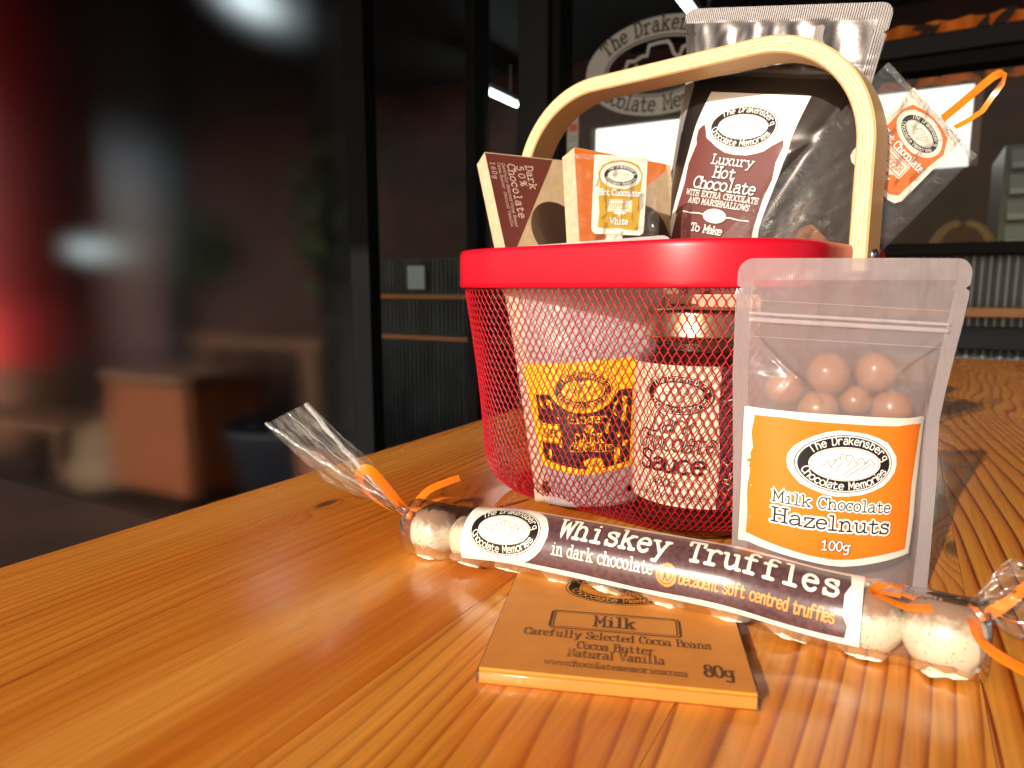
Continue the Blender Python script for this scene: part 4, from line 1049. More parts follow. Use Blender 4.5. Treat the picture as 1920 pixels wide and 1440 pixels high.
# the clear sleeve round the box shows as a rim of film at its foot
mb = MB(); q = .0012
mb.box((-q, -q, .0001), (bW + q, bW + q, BT * .82), 0, bM, bev=.0008); mb.build('clear_wrap', M['cello'], mbx, smooth=True)

# ------------------------------------------------------------------ whisky truffle tube
t0, t1 = Vector((-.0451, .3892, 0)), Vector((.1759, .2665, 0)); tD = (t1 - t0).normalized(); tL = (t1 - t0).length; tS = Vector((tD.y, -tD.x, 0))
if tS.y > 0: tS = -tS
def axis(d):
    f = ss(.015, .065, d) * (1 - ss(.165, .215, d))
    return t0 + tD * d + tS * (.0045 * f) + Vector((0, 0, .0158 + .0054 * f))
TR = .0163
tube = thing('truffle_tube', 'clear wrapped tube of whiskey truffles with a dark printed label and orange ribbons', 'confectionery', axis(tL / 2))
def ring(d, r, sq=1.0, n=40, lift=0, seed=0, wr=0):
    c = axis(min(max(d, -.05), tL + .05)); P = []
    for k in range(n):
        a = 2 * pi * k / n; rr_ = r * (1 + wr * fbm(cos(a) * 3 + seed, sin(a) * 3, d * 60))
        P.append(c + tS * (rr_ * cos(a)) + Vector((0, 0, rr_ * sin(a) * sq + lift)))
    return P
mb = MB(); rows = []
for i in range(61):
    d = -.0135 + (tL + .028) * i / 60; rows.append(ring(d, TR, wr=.02))
kl = at_z(768, 966, .017); kr = at_z(1806, 1146, .026)
def neck(d0, knot, n=8):
    out = []
    for i in range(1, n + 1):
        f = i / n; R = ring(d0, TR, wr=.05); c = sum(R, Vector()) / len(R); k = (1 - f) ** .7 * .92 + .08
        out.append([knot * f ** 1.3 + c * (1 - f ** 1.3) + (p - c) * k * (1 + .10 * sin(j * 2.1 + f * 3) * f) for j, p in enumerate(R)])
    return out
rows = neck(-.0135, kl)[::-1] + rows + neck(tL + .0145, kr)
mb.grid(rows, closed=True); mb.build('clear_wrap', M['cello'], tube, smooth=True)
art = Art(1936, 345)
art.fill([(0, 0), (1936, 0), (1936, 345), (0, 345)], 'wcream')
art.fill([(330, 26), (700, 30), (1000, 22), (1300, 30), (1600, 24), (1880, 30), (1888, 80), (1868, 120), (1868, 200), (1890, 250), (1884, 312), (1720, 318), (1500, 310), (1200, 320), (900, 312), (640, 322), (360, 316)], 'brown')
art.fill(blob(258, 172, 262, 176, .012, 30, 6), 'wcream')
art.items[-1] = ('f', [(min(max(a, 0), 1936), min(max(b, 0), 345)) for a, b in art.items[-1][1]], art.items[-1][2])
art.logo(262, 172, 216, dark='wblack', light='wcream')
art.text('Whiskey Truffles', 1214, 186, 100, 'wcream', .155, adv=86, width=1285)
art.text('in dark chocolate', 818, 98, 54, 'wcream', .125, width=520)
art.fill([(1140 + (50 if i % 2 else 44) * cos(2 * pi * i / 48), 108 + (50 if i % 2 else 44) * sin(2 * pi * i / 48)) for i in range(48)], 'worange')
art.strokes([[(1140 + 36 * cos(2 * pi * i / 30), 108 + 36 * sin(2 * pi * i / 30)) for i in range(31)]], 4, 'brown'); art.text('10', 1140, 86, 46, 'brown', .12, serif=False, slant=.15, width=44)
art.text('decadent soft centred truffles', 1518, 84, 50, 'worange', .145, serif=False, slant=.16, width=640, gap=12)
def tmap(u, v, h):
    d = .0296 + u * 1e-4; a = radians(-24 + 126 * v / 345); r = TR + .0005 + h; c = axis(d)
    return c + tS * (r * cos(a)) + Vector((0, 0, r * sin(a)))
art.build('label', tmap, tube, (18, 9), dz=.00004)
# tails
def tail(name, knot, cA, cB, bend, seed, mat, n=26, m=22):
    mb = MB(); mid = (cA + cB) / 2; ax = (mid - knot); N_ = ax.cross(cB - cA).normalized()
    for sd in (1, -1):
        rows = []
        for i in range(n + 1):
            f = i / n; wd = .10 + .90 * ss(0, .55, f); row = []
            for j in range(m + 1):
                a = j / m * 2 - 1
                p = knot + ax * f + (cB - cA) * (.5 * a * wd) + bend * (4 * f * (1 - f))
                pf = .0045 * (1 - a * a) * (1 - .5 * f) * wd
                wr = .0030 * fbm(a * 4 + seed + sd * 3, f * 3.5, seed) * (1.1 - f * .5) + .0022 * sin(a * 11 + f * 4) * (1 - f) ** 2
                row.append(p + N_ * (sd * pf + wr))
            rows.append(row)
        mb.grid(rows)
    return mb.build(name, mat, tube, smooth=True)
M['tailfilm'] = film('tail_cellophane', bump=.35, bscale=60, haze=.015, base=.035, rough=.05, gloss=1.0)
tail('tail', kl, at_y(497, 796, .43), at_y(577, 754, .425), Vector((0, 0, -.004)), 2.0, M['tailfilm'])
tail('tail', kr, at_y(2010, 1235, .235), at_y(1985, 1075, .255), Vector((0, 0, .006)), 7.0, M['tailfilm'])
def fold(knot, c, wd, side):
    rows = []
    for i in range(25):
        f = i / 24; p = knot + (c - knot) * (.16 + .84 * f) + Vector((0, 0, -.002 * sin(pi * f) + .0006 * sin(i * 1.3))); n = Vector((-.35, -.85, .4)); t = (c - knot).normalized(); s_ = t.cross(n).normalized() * wd * side
        rows.append([p, p + s_ * .5 + n * .0009 * (1 + .5 * sin(i * .9)), p + s_])
    MB().grid(rows).build('tail_highlight_fold', M['highlight_film'], tube, smooth=True)
M['highlight_film'] = film('highlight_fold_cellophane', bump=.6, bscale=90, haze=.22, base=.16, rough=.12, hazecol=(.85, .84, .84))  # folded tail edges, with their white highlights put into the film's pale haze
fold(kl, at_y(577, 754, .424), .0032, -1); fold(kl, at_y(497, 796, .429), .0022, 1); fold(kl, at_y(540, 775, .424), .0009, 1)
def ribbon(pts, wd, face, parent=tube, name='ribbon', tw=0):
    P = [at_y(*p) for p in pts]; Q = []
    for i in range(len(P) - 1):
        for k in range(5):
            t = k / 5; a = P[max(i - 1, 0)]; b = P[i]; c = P[i + 1]; d = P[min(i + 2, len(P) - 1)]
            Q.append(.5 * (2 * b + (c - a) * t + (2 * a - 5 * b + 4 * c - d) * t * t + (3 * b - a - 3 * c + d) * t ** 3))
    Q.append(P[-1]); rows = []
    for i, p in enumerate(Q):
        t = (Q[min(i + 1, len(Q) - 1)] - Q[max(i - 1, 0)]).normalized(); f = Vector(face).normalized()
        f.rotate(Matrix.Rotation(tw * i / len(Q), 3, t)); s_ = t.cross(f).normalized() * wd / 2
        rows.append([p - s_, p - s_ * .33 + f * wd * .05, p + s_ * .33 + f * wd * .05, p + s_])
    return MB().grid(rows).build(name, M['ribbon'], parent, smooth=True)
ribbon([(762, 962, .416), (742, 938, .412), (716, 905, .410), (694, 882, .412), (678, 882, .416), (673, 896, .419)], .0062, (.35, -.9, .25), tw=.5)
ribbon([(673, 896, .419), (684, 918, .421), (704, 938, .421), (734, 958, .419), (760, 966, .417)], .0036, (.2, -.8, -.5), tw=.9)
ribbon([(770, 958, .415), (785, 938, .418), (806, 918, .423), (838, 904, .43), (862, 896, .436)], .0046, (.2, -.7, .7), tw=.4)
ribbon([(772, 960, .415), (800, 944, .418), (830, 934, .424), (848, 932, .428)], .0040, (-.2, -.5, .9), tw=-.5)
ribbon([(1806, 1146, .262), (1750, 1142, .262), (1700, 1138, .264), (1660, 1122, .267), (1636, 1112, .27), (1648, 1103, .274), (1690, 1112, .276)], .0045, (.1, -.55, .8), tw=.7)
ribbon([(1690, 1112, .276), (1730, 1126, .274), (1775, 1136, .27), (1812, 1146, .264)], .0030, (.1, -.5, .8), tw=.4)
ribbon([(1806, 1148, .260), (1826, 1168, .254), (1836, 1195, .248), (1862, 1222, .243), (1905, 1248, .239), (1960, 1275, .236)], .0062, (.15, -.75, .6), tw=-.4)
ribbon([(1812, 1144, .262), (1850, 1150, .258), (1890, 1130, .256), (1930, 1095, .256), (1975, 1060, .258)], .0055, (.15, -.85, .4), tw=.5)
MB().tube([kl - tD * .0025, kl, kl + tD * .0025], [.0022, .0030, .0022], 12).build('knot', M['ribbon'], tube, smooth=True)
MB().tube([kr - tD * .0025, kr, kr + tD * .0025], [.0022, .0030, .0022], 12).build('knot', M['ribbon'], tube, smooth=True)
# truffles
def truffle(seed):
    n, m = 48, 26; rows = []
    for j in range(m + 1):
        a = -pi / 2 + pi * j / m; row = []
        for i in range(n):
            b = 2 * pi * i / n
            r = .0146 * cos(a); z = .0146 * sin(a)
            r *= 1 + .05 * noise.noise(Vector((cos(b) * 1.6 + seed, sin(b) * 1.6, sin(a) * 1.6)))
            if z < -.0128: z = -.0128
            if z < -.0102:                                          # set foot of run-off chocolate, ragged round the edge
                k = min(1, (-.0102 - z) / .0018); nn = noise.noise(Vector((cos(b) * 2.1 + seed * 3, sin(b) * 2.1, seed))) + .5 * noise.noise(Vector((cos(b) * 6 + seed, sin(b) * 6, seed)))
                if a > -1.35: r = r * (1 - k) + (.0104 + .0024 * nn) * k
            row.append(Vector((r * cos(b), r * sin(b), z)))
        rows.append(row)
    return MB().grid(rows, closed=True)
where = ['leftmost, bare of the label, beside the left knot', 'second from the left, half under the label end', 'third from the left, peeping below the label', 'fourth from the left, over the box logo', 'fifth from the left, over the amber box', 'sixth from the left, over the amber box',
         'seventh from the left, at the box edge', 'eighth from the left, peeping below the label', 'second from the right, just past the label end', 'rightmost and largest, beside the right knot']
for i in range(10):
    o = truffle(i * 2.3 + 1).build('truffle', M['truffle'], smooth=True)
    o.location = axis(tL * i / 9) + Vector((0, 0, -.0012)); o.rotation_euler = (.16 * sin(i * 2.1) + .10, .10 * cos(i * 1.7), i * 1.9)
    if i == 9: o.scale = (1.08, 1.08, 1.08); o.location.z += .001
    tag(o, 'cream white truffle with cocoa dust, ' + where[i], 'truffle', 'truffles in the clear tube')
# ------------------------------------------------------------------ shopfront and what shows through it (table frame: x across, y away)
GW = 2.0
FLOOR = -.75
RT = (0, 0, -TA)
def lbox(parent, name, lo, hi, mat, bev=0, label=None):
    mb = MB(); mb.box(lo, hi, 0, None, bev); return mb.build(name, mat, parent, local=True, label=label)
M['frame'] = pmat('black_aluminium', (.006, .0062, .007), .6, amt=.1, scale=8, spec=.08)
M['frame2'] = pmat('charcoal_aluminium', (.015, .017, .022), .55, amt=.1, scale=8, spec=.1)
M['iron'] = pmat('corrugated_iron', (.13, .145, .16), .42, .5, amt=.22, scale=12, stretch=(1, 1, .4))
M['rail'] = pmat('varnished_rail', (.30, .12, .03), .4, amt=.2, scale=30, stretch=(1, 20, 20))
M['pane'] = film('shop_window_glass', haze=.0, rough=.02, bump=.0, gloss=.22, base=.004, tint=(.93, .95, .94))
shop = thing('shopfront', 'dark glazed shopfront with black frames and corrugated iron below the glass', 'shopfront', rot=RT)
def post(x0, x1, z0=FLOOR, z1=2.0, m='frame', d0=0, d1=.06, name='post'): return lbox(shop, name, (x0, GW - .03 + d0, z0), (x1, GW + d1, z1), M[m], .004)
xm0, xm1 = wall_px(985, 200, GW)[0], wall_px(1040, 200, GW)[0]; xm2 = wall_px(1058, 200, GW)[0]
post(xm0, xm1, m='frame2', d0=-.02); post(xm1 + .001, xm2, m='frame')
post(wall_px(882, 300, GW)[0], wall_px(902, 300, GW)[0])
post(wall_px(610, 480, GW)[0], wall_px(655, 480, GW)[0]); post(wall_px(657, 480, GW)[0], wall_px(690, 480, GW)[0], d0=-.03, m='frame2')
post(1.10, 1.18)
zb1, zb0 = .738, .672
XM = -.20
post(XM - .05, XM, z0=.2625)
lbox(shop, 'transom', (XM + .001, GW - .05, zb0 + .022), (1.098, GW + .05, zb1), M['frame2'], .004)
lbox(shop, 'transom', (XM + .001, GW - .035, zb0 - .01), (1.098, GW + .04, zb0 + .0215), M['frame'], .003)
lbox(shop, 'sill', (xm2 + .002, GW - .05, .233), (1.098, GW + .05, .262), M['frame'], .004)
def corrugated(x0, x1, z0, z1, y):
    n = int((x1 - x0) / .0028); A = [Vector((x0 + (x1 - x0) * i / n, y + .007 * sin(2 * pi * (x1 - x0) * i / n / .034), 0)) for i in range(n + 1)]
    return MB().grid([[p + Vector((0, 0, z)) for p in A] for z in (z0, z1)]).build('corrugated_panel', M['iron'], shop, smooth=True, local=True)
corrugated(xm2 + .002, 1.098, .002, .232, GW)
lbox(shop, 'rail', (xm2 + .002, GW - .045, .088), (1.098, GW - .009, .112), M['rail'], .003)
lbox(shop, 'rail', (xm2 + .002, GW - .05, .013), (1.098, GW - .009, .066), M['frame'], .003)
corrugated(xm2 + .002, 1.098, FLOOR, 0, GW)
def pane(x0, x1, z0, z1, y=GW):
    return mesh_obj('glass_pane', [(x0, y, z0), (x1, y, z0), (x1, y, z1), (x0, y, z1)], [(0, 1, 2, 3)], M['pane'], shop, local=True)
pane(xm2, XM - .05, .262, 2.0); pane(XM, 1.10, .262, zb0 - .01); pane(XM, 1.10, zb1, 2.0)
xd = wall_px(690, 480, GW)[0]; xe = wall_px(882, 300, GW)[0]
pane(xd, xe, FLOOR, 2.0); pane(wall_px(902, 300, GW)[0], xm0, FLOOR, 2.0)
# logo on the glass
art = Art(1000, 600); lx, lz = -.652, .778
ringp = lambda k, k2, n=72: [(225 * k * cos(2 * pi * i / n), 133 * k2 * sin(2 * pi * i / n)) for i in range(n)]
def annulus(o_, i_, key):
    n = len(o_); return (o_, i_, n, key)
V = []; Fc = []
for po, pi_ in ((ringp(1, 1), ringp(.735, .62)), (ringp(.715, .595), ringp(.69, .565))):
    b = len(V); n = len(po)
    V += [(lx + u * .001, GW - .0015, lz + v * .001) for u, v in po + pi_]
    Fc += [(b + i, b + (i + 1) % n, b + n + (i + 1) % n, b + n + i) for i in range(n)]
art.arc_text('The Drakensberg', 0, 0, 225 * .80, 133 * .70, 152, 12, 40, 'black', .15, True, 0, True)
art.arc_text('Chocolate Memories', 0, 0, 225 * .93, 133 * .91, 191, 343, 40, 'black', .15, False, 0, True)
a = 225
art.strokes([[(a * u, a * v * 1.1) for u, v in p] for p in ([(-.52, -.02), (-.45, .02), (-.42, .10), (-.33, .09), (-.24, .13), (-.17, .13), (-.14, .24), (-.02, .25), (.10, .25), (.14, .20), (.17, .12), (.24, .05), (.29, .16), (.36, .18), (.42, .08), (.5, .02)], [(.22, .04), (.12, -.06), (-.02, -.18), (-.06, -.24)], [(-.30, .04), (-.36, -.02)])], 9, 'decal')
logo_root = shop
mesh_obj('window_logo', V, Fc, INK['decal'], shop, local=True)
art.build('window_lettering', lambda u, v, h: Vector((lx + u * .001, GW - .0018 - h, lz + v * .001)), None, dz=.0002).parent = shop
# small notice stuck on the glass
nx0, nz0 = wall_px(1064, 292, GW); nx1, nz1 = wall_px(1086, 218, GW)
V = [(nx0, GW - .003, nz0 - .06), (nx1, GW - .003, nz0 - .06), (nx1, GW - .003, nz1), (nx0, GW - .003, nz1)]
nb = thing('window_notice', 'small white notice with red and blue blocks stuck beside the window post', 'notice', rot=RT)
art = Art(100, 300); art.fill([(0, 0), (100, 0), (100, 300), (0, 300)], 'decal'); art.fill([(15, 40), (55, 40), (55, 90), (15, 90)], 'blue'); art.fill([(57, 40), (90, 40), (90, 90), (57, 90)], 'signred'); art.fill([(20, 220), (90, 220), (90, 260), (20, 260)], 'signred')
art.strokes([[(20, 190), (85, 190)], [(20, 172), (80, 172)], [(20, 130), (88, 130)], [(20, 112), (80, 112)]], 6, 'grey')
o = art.build('notice_sheet', lambda u, v, h: Vector((nx0 + (nx1 - nx0) * u / 100, GW - .004 - h, nz0 - .05 + (nz1 - nz0 + .05) * v / 300)), None, dz=.0002); o.parent = nb

# white block added in place of the bright sky in the rear window
nbh = thing('sky_backdrop', 'sunlit white wall added in place of bright sky behind the wide rear window', 'backdrop', rot=RT)
lbox(nbh, 'wall', (-9, 11, FLOOR), (4, 14, 4.6), pmat('sky_white', (.74, .76, .78), .8, amt=.10, scale=.5, bump=.1, bscale=20))
lbox(nbh, 'roof', (-9.4, 10.7, 4.602), (4.4, 14.3, 4.9), pmat('grey_roof', (.12, .12, .13), .6), .05)
# room behind the glass
tag(lbox(None, 'interior_ceiling', (-9, GW + .07, 2.0), (3, 5.6, 2.05), pmat('ceiling_paint', (.05, .045, .042), .7)), kind='structure').rotation_euler = RT
wl_m = pmat('maroon_wall', (.055, .011, .008), .6, amt=.6, scale=3)
def rearwall(name, lo, hi):
    o = lbox(None, name, lo, hi, wl_m); o.rotation_euler = RT; return o
rw = thing('rear_wall', 'dark maroon rear wall of the shop with one wide bright window', 'wall', rot=RT)
WX0, WX1, WZ0, WZ1 = -2.36, .335, .94, 1.475
for lo, hi in (((-9, 5.5, FLOOR), (WX0, 5.6, 2.0)), ((WX1, 5.5, FLOOR), (3, 5.6, 2.0)), ((WX0, 5.5, FLOOR), (WX1, 5.6, WZ0)), ((WX0, 5.5, WZ1), (WX1, 5.6, 2.0))):
    lbox(rw, 'wall_panel', lo, hi, wl_m)
lbox(rw, 'window_jamb', (WX1 - .05, 5.47, WZ0), (WX1, 5.52, WZ1), pmat('pinkish_jamb', (.40, .30, .28), .5))
mesh_obj('glass_pane', [(WX0, 5.55, WZ0), (WX1, 5.55, WZ0), (WX1, 5.55, WZ1), (WX0, 5.55, WZ1)], [(0, 1, 2, 3)], M['pane'], rw, local=True)
sw = thing('side_wall', 'dark right side wall closing the shop interior', 'wall', rot=RT)
lbox(sw, 'wall_panel', (2.9, GW + .07, FLOOR), (3, 5.5, 2.0), wl_m)
# fluorescent lamps
lampm = emat('lit_tube', (.80, .95, 1.0), 9.0); M['lampbody'] = pmat('lamp_body', (.5, .5, .5), .4)
for i, (x, y0, y1, z, lab) in enumerate(((-3.0, 4.70, 5.38, 1.70, 'lit fluorescent tube seen through the narrow pane left of the window logo'), (-1.17, 3.55, 4.6, 1.70, 'lit fluorescent tube above the window logo, cut by the picture top'), (-3.21, 2.70, 2.90, 1.70, 'lit fluorescent tube at the picture top, left of the dark door post'))):
    lt = thing('fluorescent_lamp', lab, 'lamp', (0, 0, 0), 'fluorescent lamps on the shop ceiling', rot=RT)
    MB().tube([(x, y0, z), (x, y1, z)], .019, 12).build('tube', lampm, lt, smooth=True, local=True)
    lbox(lt, 'batten', (x - .03, y0 - .02, z + .022), (x + .03, y1 + .02, z + .06), M['lampbody'], .004)
    for yy in (y0 + .1, y1 - .1): lbox(lt, 'hanger', (x - .005, yy - .005, z + .06), (x + .005, yy + .005, 2.0), M['lampbody'])
# orange banner with leaf silhouettes behind the right glass
bn = thing('orange_banner', 'orange cloth banner with dark leaf silhouettes behind the upper right glass', 'banner', rot=RT)
Gb = 2.35
x0, z0 = wall_px(1640, 140, Gb); x1, z1 = wall_px(1990, 18, Gb)
mb = MB(); rows = [[Vector((x0 + (x1 - x0) * i / 60, Gb + .012 * sin(i * .55) + .008 * fbm(i * .2, j), z0 - .05 + (z1 - z0 + .07) * j / 12)) for i in range(61)] for j in range(13)]
mb.grid(rows).build('cloth', pmat('orange_cloth', (.95, .24, .025), .7, amt=.2, scale=7), bn, smooth=True, local=True)
rl = random.Random(9); mb = MB()
for k in range(26):
    cx = x0 + (x1 - x0) * rl.random(); cz = z0 - .03 + (z1 - z0 + .03) * rl.random(); a = rl.uniform(0, pi); L = rl.uniform(.025, .05)
    P = [Vector((cx + cos(a) * L * t - sin(a) * L * .32 * sin(pi * (t + 1) / 2) * sg, Gb - .035, cz + sin(a) * L * t + cos(a) * L * .32 * sin(pi * (t + 1) / 2) * sg)) for sg, ts in ((1, [-1 + q * .25 for q in range(9)]), (-1, [1 - q * .25 for q in range(1, 8)])) for t in ts]
    mb.add(P + [p + Vector((0, .004, 0)) for p in P], [tuple(range(16)), tuple(range(31, 15, -1))])
mb.build('leaf_print', pmat('leaf_print', (.03, .012, .008), .7), bn, local=True)
# cold cabinet at far right
cb = thing('display_cabinet', 'pale blue display cabinet with shelves at the far right behind glass', 'cabinet', rot=RT)
Gc = 3.2; cx0, cz0 = wall_px(1868, 475, Gc); cx1, cz1 = wall_px(1990, 262, Gc)
lbox(cb, 'cabinet_body', (cx0, Gc + .02, FLOOR), (cx1, Gc + .5, cz1), pmat('cabinet_metal', (.10, .12, .13), .4))
for k in range(4):
    zk = cz0 + (cz1 - cz0) * (k + .3) / 4.3; lbox(cb, 'shelf', (cx0 + .02, Gc - .04, zk), (cx1 - .02, Gc + .019, zk + .02), pmat('cabinet_shelf', (.45, .55, .58), .4))
    lbox(cb, 'shelf_back', (cx0 + .02, Gc + .004, zk + .024), (cx1 - .02, Gc + .0195, zk + .024 + (cz1 - cz0) / 8), pmat('cabinet_back', (.16, .24, .27), .3))
# wicker chair back
ch = thing('wicker_chair', 'round backed brown wicker chair behind the right hand glass', 'chair', rot=RT)
Gs = 2.6; hx0, hz0 = wall_px(1735, 478, Gs); hx1, hz1 = wall_px(1882, 412, Gs)
wick = pmat('brown_wicker', (.085, .035, .015), .6, amt=.5, scale=90, bump=.6, bscale=120)
mb = MB(); cxm = (hx0 + hx1) / 2; ra_ = (hx1 - hx0) / 2; rows = []
for i in range(25):
    a = pi * i / 24; rows.append([Vector((cxm - cos(a) * ra_, Gs + .10 * sin(a) * (1 - .3) + dy, hz0 - .25 + (hz1 - hz0 + .25) * t * (.25 + .75 * sin(a) ** .6))) for t, dy in ((0, 0), (.5, 0), (.97, 0), (1, .015), (.97, .03), (.5, .03), (0, .03))])
mb.grid(rows); mb.build('chair_back', wick, ch, smooth=True, local=True)
MB().tube([(cxm - cos(pi * i / 24) * ra_, Gs + .015 + .07 * sin(pi * i / 24), hz0 - .25 + (hz1 - hz0 + .25) * (.25 + .75 * sin(pi * i / 24) ** .6)) for i in range(25)], .016, 10).build('back_rail', pmat('blond_cane', (.30, .17, .07), .5), ch, smooth=True, local=True)
lbox(ch, 'seat', (hx0, Gs - .40, -.33), (hx1, Gs + .05, -.28), wick, .02)
for xx in (hx0 + .02, hx1 - .06):
    for yy in (Gs - .38, Gs): lbox(ch, 'leg', (xx, yy, FLOOR), (xx + .04, yy + .04, -.331), wick, .004)
# low counter seen through the door glass
ct = thing('shop_counter', 'low corrugated counter with two thin wooden ledges behind the door glass', 'counter', rot=RT)
Gk = 3.0; kx0, kz0 = wall_px(700, 830, Gk); kx1, kz1 = wall_px(985, 480, Gk)
n = 180; A = [Vector((kx0 + (kx1 - kx0) * i / n, Gk + .012 * sin(i * 1.3), 0)) for i in range(n + 1)]
MB().grid([[p + Vector((0, 0, z)) for p in A] for z in (FLOOR, kz1)]).build('counter_front', pmat('dark_corrugated_iron', (.045, .055, .065), .4, .5, amt=.3, scale=6), ct, smooth=True, local=True)
for y_ in (556, 632):
    zz_ = wall_px(800, y_, Gk)[1]; lbox(ct, 'ledge', (kx0, Gk - .06, zz_ - .012), (kx1, Gk - .014, zz_ + .012), M['rail'], .002)
px_, pz_ = wall_px(770, 520, Gk - .1); lbox(ct, 'card', (px_ - .06, Gk - .05, pz_ - .06), (px_ + .05, Gk - .04, pz_ + .06), pmat('pale_card', (.30, .42, .52), .5))

# ------------------------------------------------------------------ left side of the patio, behind a satin screen added to blur it
GS = 1.52
scr = thing('blur_screen', 'black framed satin glass screen added left of the table to blur the background', 'screen', rot=RT)
sx1 = wall_px(700, 480, GS)[0]; sx0 = -4.6
def satin():
    m, N, L, b = nt('satin_glass'); N.remove(b)
    rf = N.new('ShaderNodeBsdfRefraction'); rf.inputs['Roughness'].default_value = .26; rf.inputs['IOR'].default_value = 1.35; rf.inputs[0].default_value = (.97, .97, .97, 1)
    L.new(rf.outputs[0], N['Material Output'].inputs[0]); return m
lbox(scr, 'satin_pane', (sx0 + .01, GS, FLOOR + .05), (sx1 - .072, GS + .008, 1.75), satin())
lbox(scr, 'screen_post', (sx1 - .07, GS - .02, FLOOR), (sx1, GS + .03, 1.8), M['frame'], .004)
lbox(scr, 'screen_post', (sx0 - .06, GS - .02, FLOOR), (sx0, GS + .03, 1.8), M['frame'], .004)
lbox(scr, 'top_rail', (sx0, GS - .02, 1.75), (sx1 - .071, GS + .03, 1.80), M['frame'], .004)
# red pillar at the far left
Gp = 1.95
rp = thing('red_pillar', 'bright red painted pillar at the left edge behind the satin glass', 'pillar', rot=RT)
xr, _ = wall_px(-12, 300, Gp); 
mb = MB(); zlo = wall_px(90, 700, Gp)[1]
mb.box((xr - .9, Gp, zlo), (xr, Gp + .3, 2.0), 0, None, .01); mb.build('shaft', pmat('red_pillar_paint', (.62, .03, .035), .5), rp, local=True)
lbox(rp, 'plinth', (xr - .94, Gp - .03, FLOOR), (xr + .05, Gp + .33, zlo - .002), pmat('brown_plinth', (.20, .085, .045), .6), .01)
# dark leaning posts
for (x, wd, lab) in ((300, .10, 'dark blue grey post right of the bright smudge behind satin glass'), (112, .22, 'broad black post right of the red pillar')):
    q = thing('dark_post', lab, 'post', rot=RT); Gq = 2.2; xx = wall_px(x, 250, Gq)[0]
    lbox(q, 'post_shaft', (xx - wd, Gq, FLOOR), (xx + wd, Gq + .08, 2.0), M['frame'], .004)
def solid(name, label, cat, px0, px1, G, mat, depth=.3, bev=.015, base=None):
    (ax, az), (bx, bz) = wall_px(*px0, G), wall_px(*px1, G)
    o = lbox(None, name, (min(ax, bx), G, min(az, bz) if base is None else base), (max(ax, bx), G + depth, max(az, bz)), mat, bev); o.rotation_euler = RT
    return tag(o, label, cat)
# orange crate-stool: seat pad, box, feet
st = thing('orange_stool', 'burnt orange box stool on the patio floor behind satin glass', 'stool', rot=RT)
Gt = 1.75; (ax, az), (bx, bz) = wall_px(212, 905, Gt), wall_px(345, 715, Gt)
lbox(st, 'stool_box', (ax, Gt, FLOOR + .04), (bx, Gt + .4, bz - .03), pmat('burnt_orange_paint', (.17, .042, .008), .6), .012)
lbox(st, 'seat_pad', (ax - .02, Gt - .02, bz - .0295), (bx + .02, Gt + .42, bz + .02), pmat('tan_seat_pad', (.11, .055, .03), .7), .02)
for xx in (ax + .02, bx - .07):
    for yy in (Gt + .02, Gt + .33): lbox(st, 'foot', (xx, yy, FLOOR), (xx + .05, yy + .05, FLOOR + .0395), M['frame'])
# benches with wooden slat seats
for lab, a_, b_, G in (('long tan wooden bench beyond the satin glass, right of the orange stool', (365, 690), (600, 640), 1.95), ('low brown wooden bench at the left picture edge below the pillar', (-60, 880), (120, 800), 1.70)):
    bnch = thing('wooden_bench', lab, 'bench', rot=RT); (ax, az), (bx, bz) = wall_px(*a_, G), wall_px(*b_, G)
    bm_ = pmat('bench_wood', (.10, .045, .02), .5, amt=.2, scale=20, stretch=(1, 12, 12))
    for k in range(3): lbox(bnch, 'seat_slat', (ax, G + .11 * k, bz - .035), (bx, G + .11 * k + .10, bz), bm_, .004)
    for xx in (ax + .04, bx - .10):
        for yy in (G + .01, G + .24): lbox(bnch, 'leg', (xx, yy, FLOOR), (xx + .06, yy + .06, bz - .036), bm_, .004)
# dark blue round tub and cream sack
Gd = 1.8; (ax, az), (bx, bz) = wall_px(380, 880, Gd), wall_px(560, 825, Gd)
tb = thing('blue_tub', 'dark blue round tub on the patio right of the orange stool', 'tub', (0, 0, 0), rot=RT)
MB().lathe([(.0001, FLOOR), (.20, FLOOR), ((bx - ax) * .5, bz - .02), ((bx - ax) * .52, bz), ((bx - ax) * .47, bz), ((bx - ax) * .45, bz - .03), (.0001, bz - .06)], 40, 0, Matrix.Translation(((ax + bx) / 2, Gd + .25, 0))).build('tub_body', pmat('dark_blue_plastic', (.006, .009, .018), .5), tb, smooth=True, local=True)
Ge = 1.72; (ax, az), (bx, bz) = wall_px(128, 890, Ge), wall_px(190, 800, Ge)
sk = thing('cream_sack', 'small cream sack slumped on the patio left of the orange stool', 'sack', rot=RT)
mb = MB(); rows = []
for j in range(14):
    t = j / 13; zz_ = FLOOR + (bz - FLOOR) * t; r_ = (bx - ax) * .6 * (1 - t ** 4 * .7) * (1 + .12 * sin(t * 9))
    rows.append([Vector(((ax + bx) / 2 + r_ * cos(2 * pi * k / 24) * (1 + .08 * sin(k * 2.3 + j)), Ge + .12 + r_ * .8 * sin(2 * pi * k / 24), zz_)) for k in range(24)])
mb.grid(rows, closed=True); mb.build('sack_body', pmat('cream_sacking', (.17, .115, .07), .8, amt=.15, scale=60), sk, smooth=True, local=True)
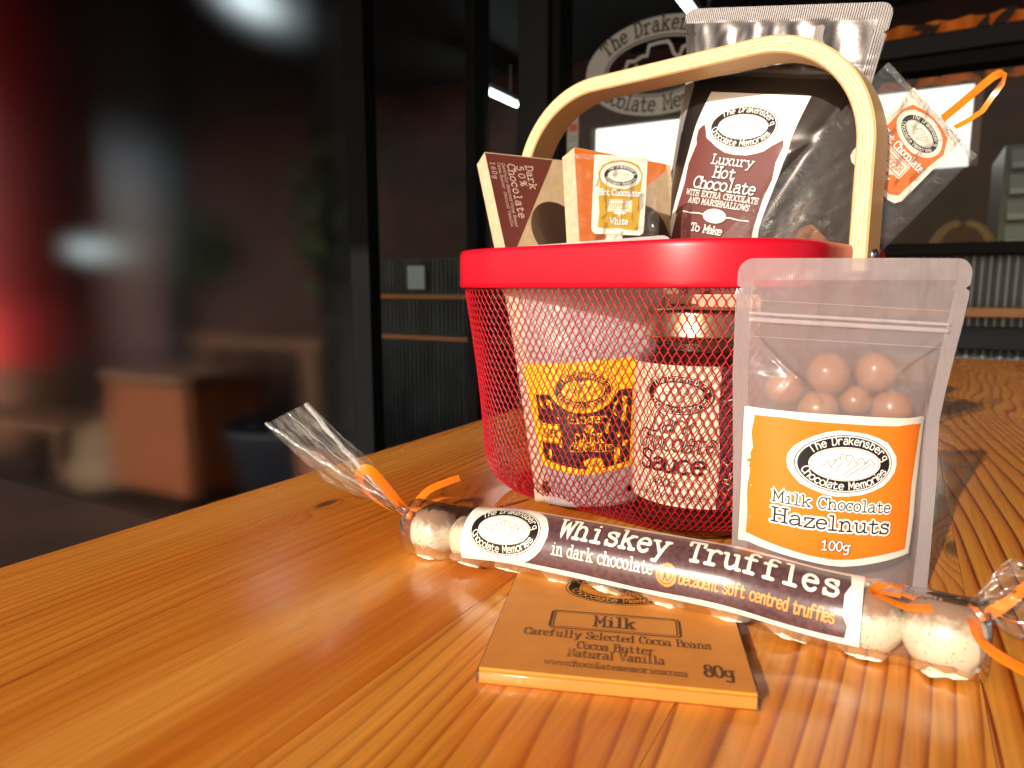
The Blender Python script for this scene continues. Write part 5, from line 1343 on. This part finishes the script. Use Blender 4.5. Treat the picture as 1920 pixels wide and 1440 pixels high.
# leafy potted trees
leafm = pmat('tree_leaves', (.05, .085, .045), .5, amt=.4, scale=14)
for lab, px, py, G, rx_, rz_ in (('leafy green potted tree just left of the dark screen post', 560, 410, 1.85, .16, .34), ('pale green potted shrub behind the dark leaning post', 345, 470, 2.05, .12, .16)):
    x, z = wall_px(px, py, G); tr_ = thing('potted_tree', lab, 'plant', rot=RT); rnd = random.Random(int(px)); mb = MB()
    for k in range(420):
        d = Vector((rnd.gauss(0, .45), rnd.gauss(0, .45), rnd.gauss(0, .5)));
        if d.length > 1.25: continue
        p = Vector((x + d.x * rx_, G + .15 + d.y * rx_, z + d.z * rz_)); a = Vector((rnd.gauss(0, 1), rnd.gauss(0, 1), rnd.gauss(0, 1))).normalized(); b_ = a.orthogonal().normalized(); L = rnd.uniform(.02, .04)
        mb.add([p - a * L, p + b_ * L * .35, p + a * L, p - b_ * L * .35], [(0, 1, 2, 3)])
    mb.build('crown', leafm, tr_, local=True)
    MB().tube([(x, G + .15, FLOOR + .28), (x + .01, G + .15, (z + FLOOR) / 2), (x, G + .15, z)], [.018, .014, .008], 8).build('trunk', pmat('trunk_bark', (.10, .07, .045), .8), tr_, smooth=True, local=True)
    MB().lathe([(.0001, FLOOR), (.11, FLOOR), (.15, FLOOR + .28), (.16, FLOOR + .30), (.14, FLOOR + .30), (.13, FLOOR + .27), (.0001, FLOOR + .27)], 28, 0, Matrix.Translation((x, G + .15, 0))).build('pot', pmat('clay_pot', (.30, .12, .06), .7), tr_, smooth=True, local=True)
# a pale window glint, imitated by an added glowing globe behind the satin glass
wlp = thing('glint_globe', 'pale glowing globe added as a window glint behind the satin glass at left', 'lamp', rot=RT); gx, gz = wall_px(195, 470, 2.15)
MB().lathe([(.07 * sin(pi * k / 14) + .0001, -.07 * cos(pi * k / 14)) for k in range(15)], 24, 0, Matrix.Translation((gx, 2.1, gz))).build('globe', emat('glint_glow', (.62, .85, .90), .55), wlp, smooth=True, local=True)
lbox(wlp, 'bracket', (gx - .012, 2.12, gz - .5), (gx + .012, 2.14, gz - .068), M['frame'])

# ------------------------------------------------------------------ ground, unseen roof added for shade
gr_ = mesh_obj('patio_floor', [(-60, -60, FLOOR), (60, -60, FLOOR), (60, 60, FLOOR), (-60, 60, FLOOR)], [(0, 1, 2, 3)], pmat('patio_floor_tiles', (.030, .015, .010), .6, amt=.35, scale=2.2))
tag(gr_, kind='structure')
vr = thing('shade_roof', 'dark roof added out of view over the patio to shade the shopfront', 'roof', rot=RT)
lbox(vr, 'roof_sheet', (-9, -2.35, 2.06), (4, GW + .4, 2.10), pmat('roof_underside', (.06, .05, .045), .7))
lbox(vr, 'fascia', (-9, -2.37, 1.96), (4, -2.351, 2.12), M['frame'])
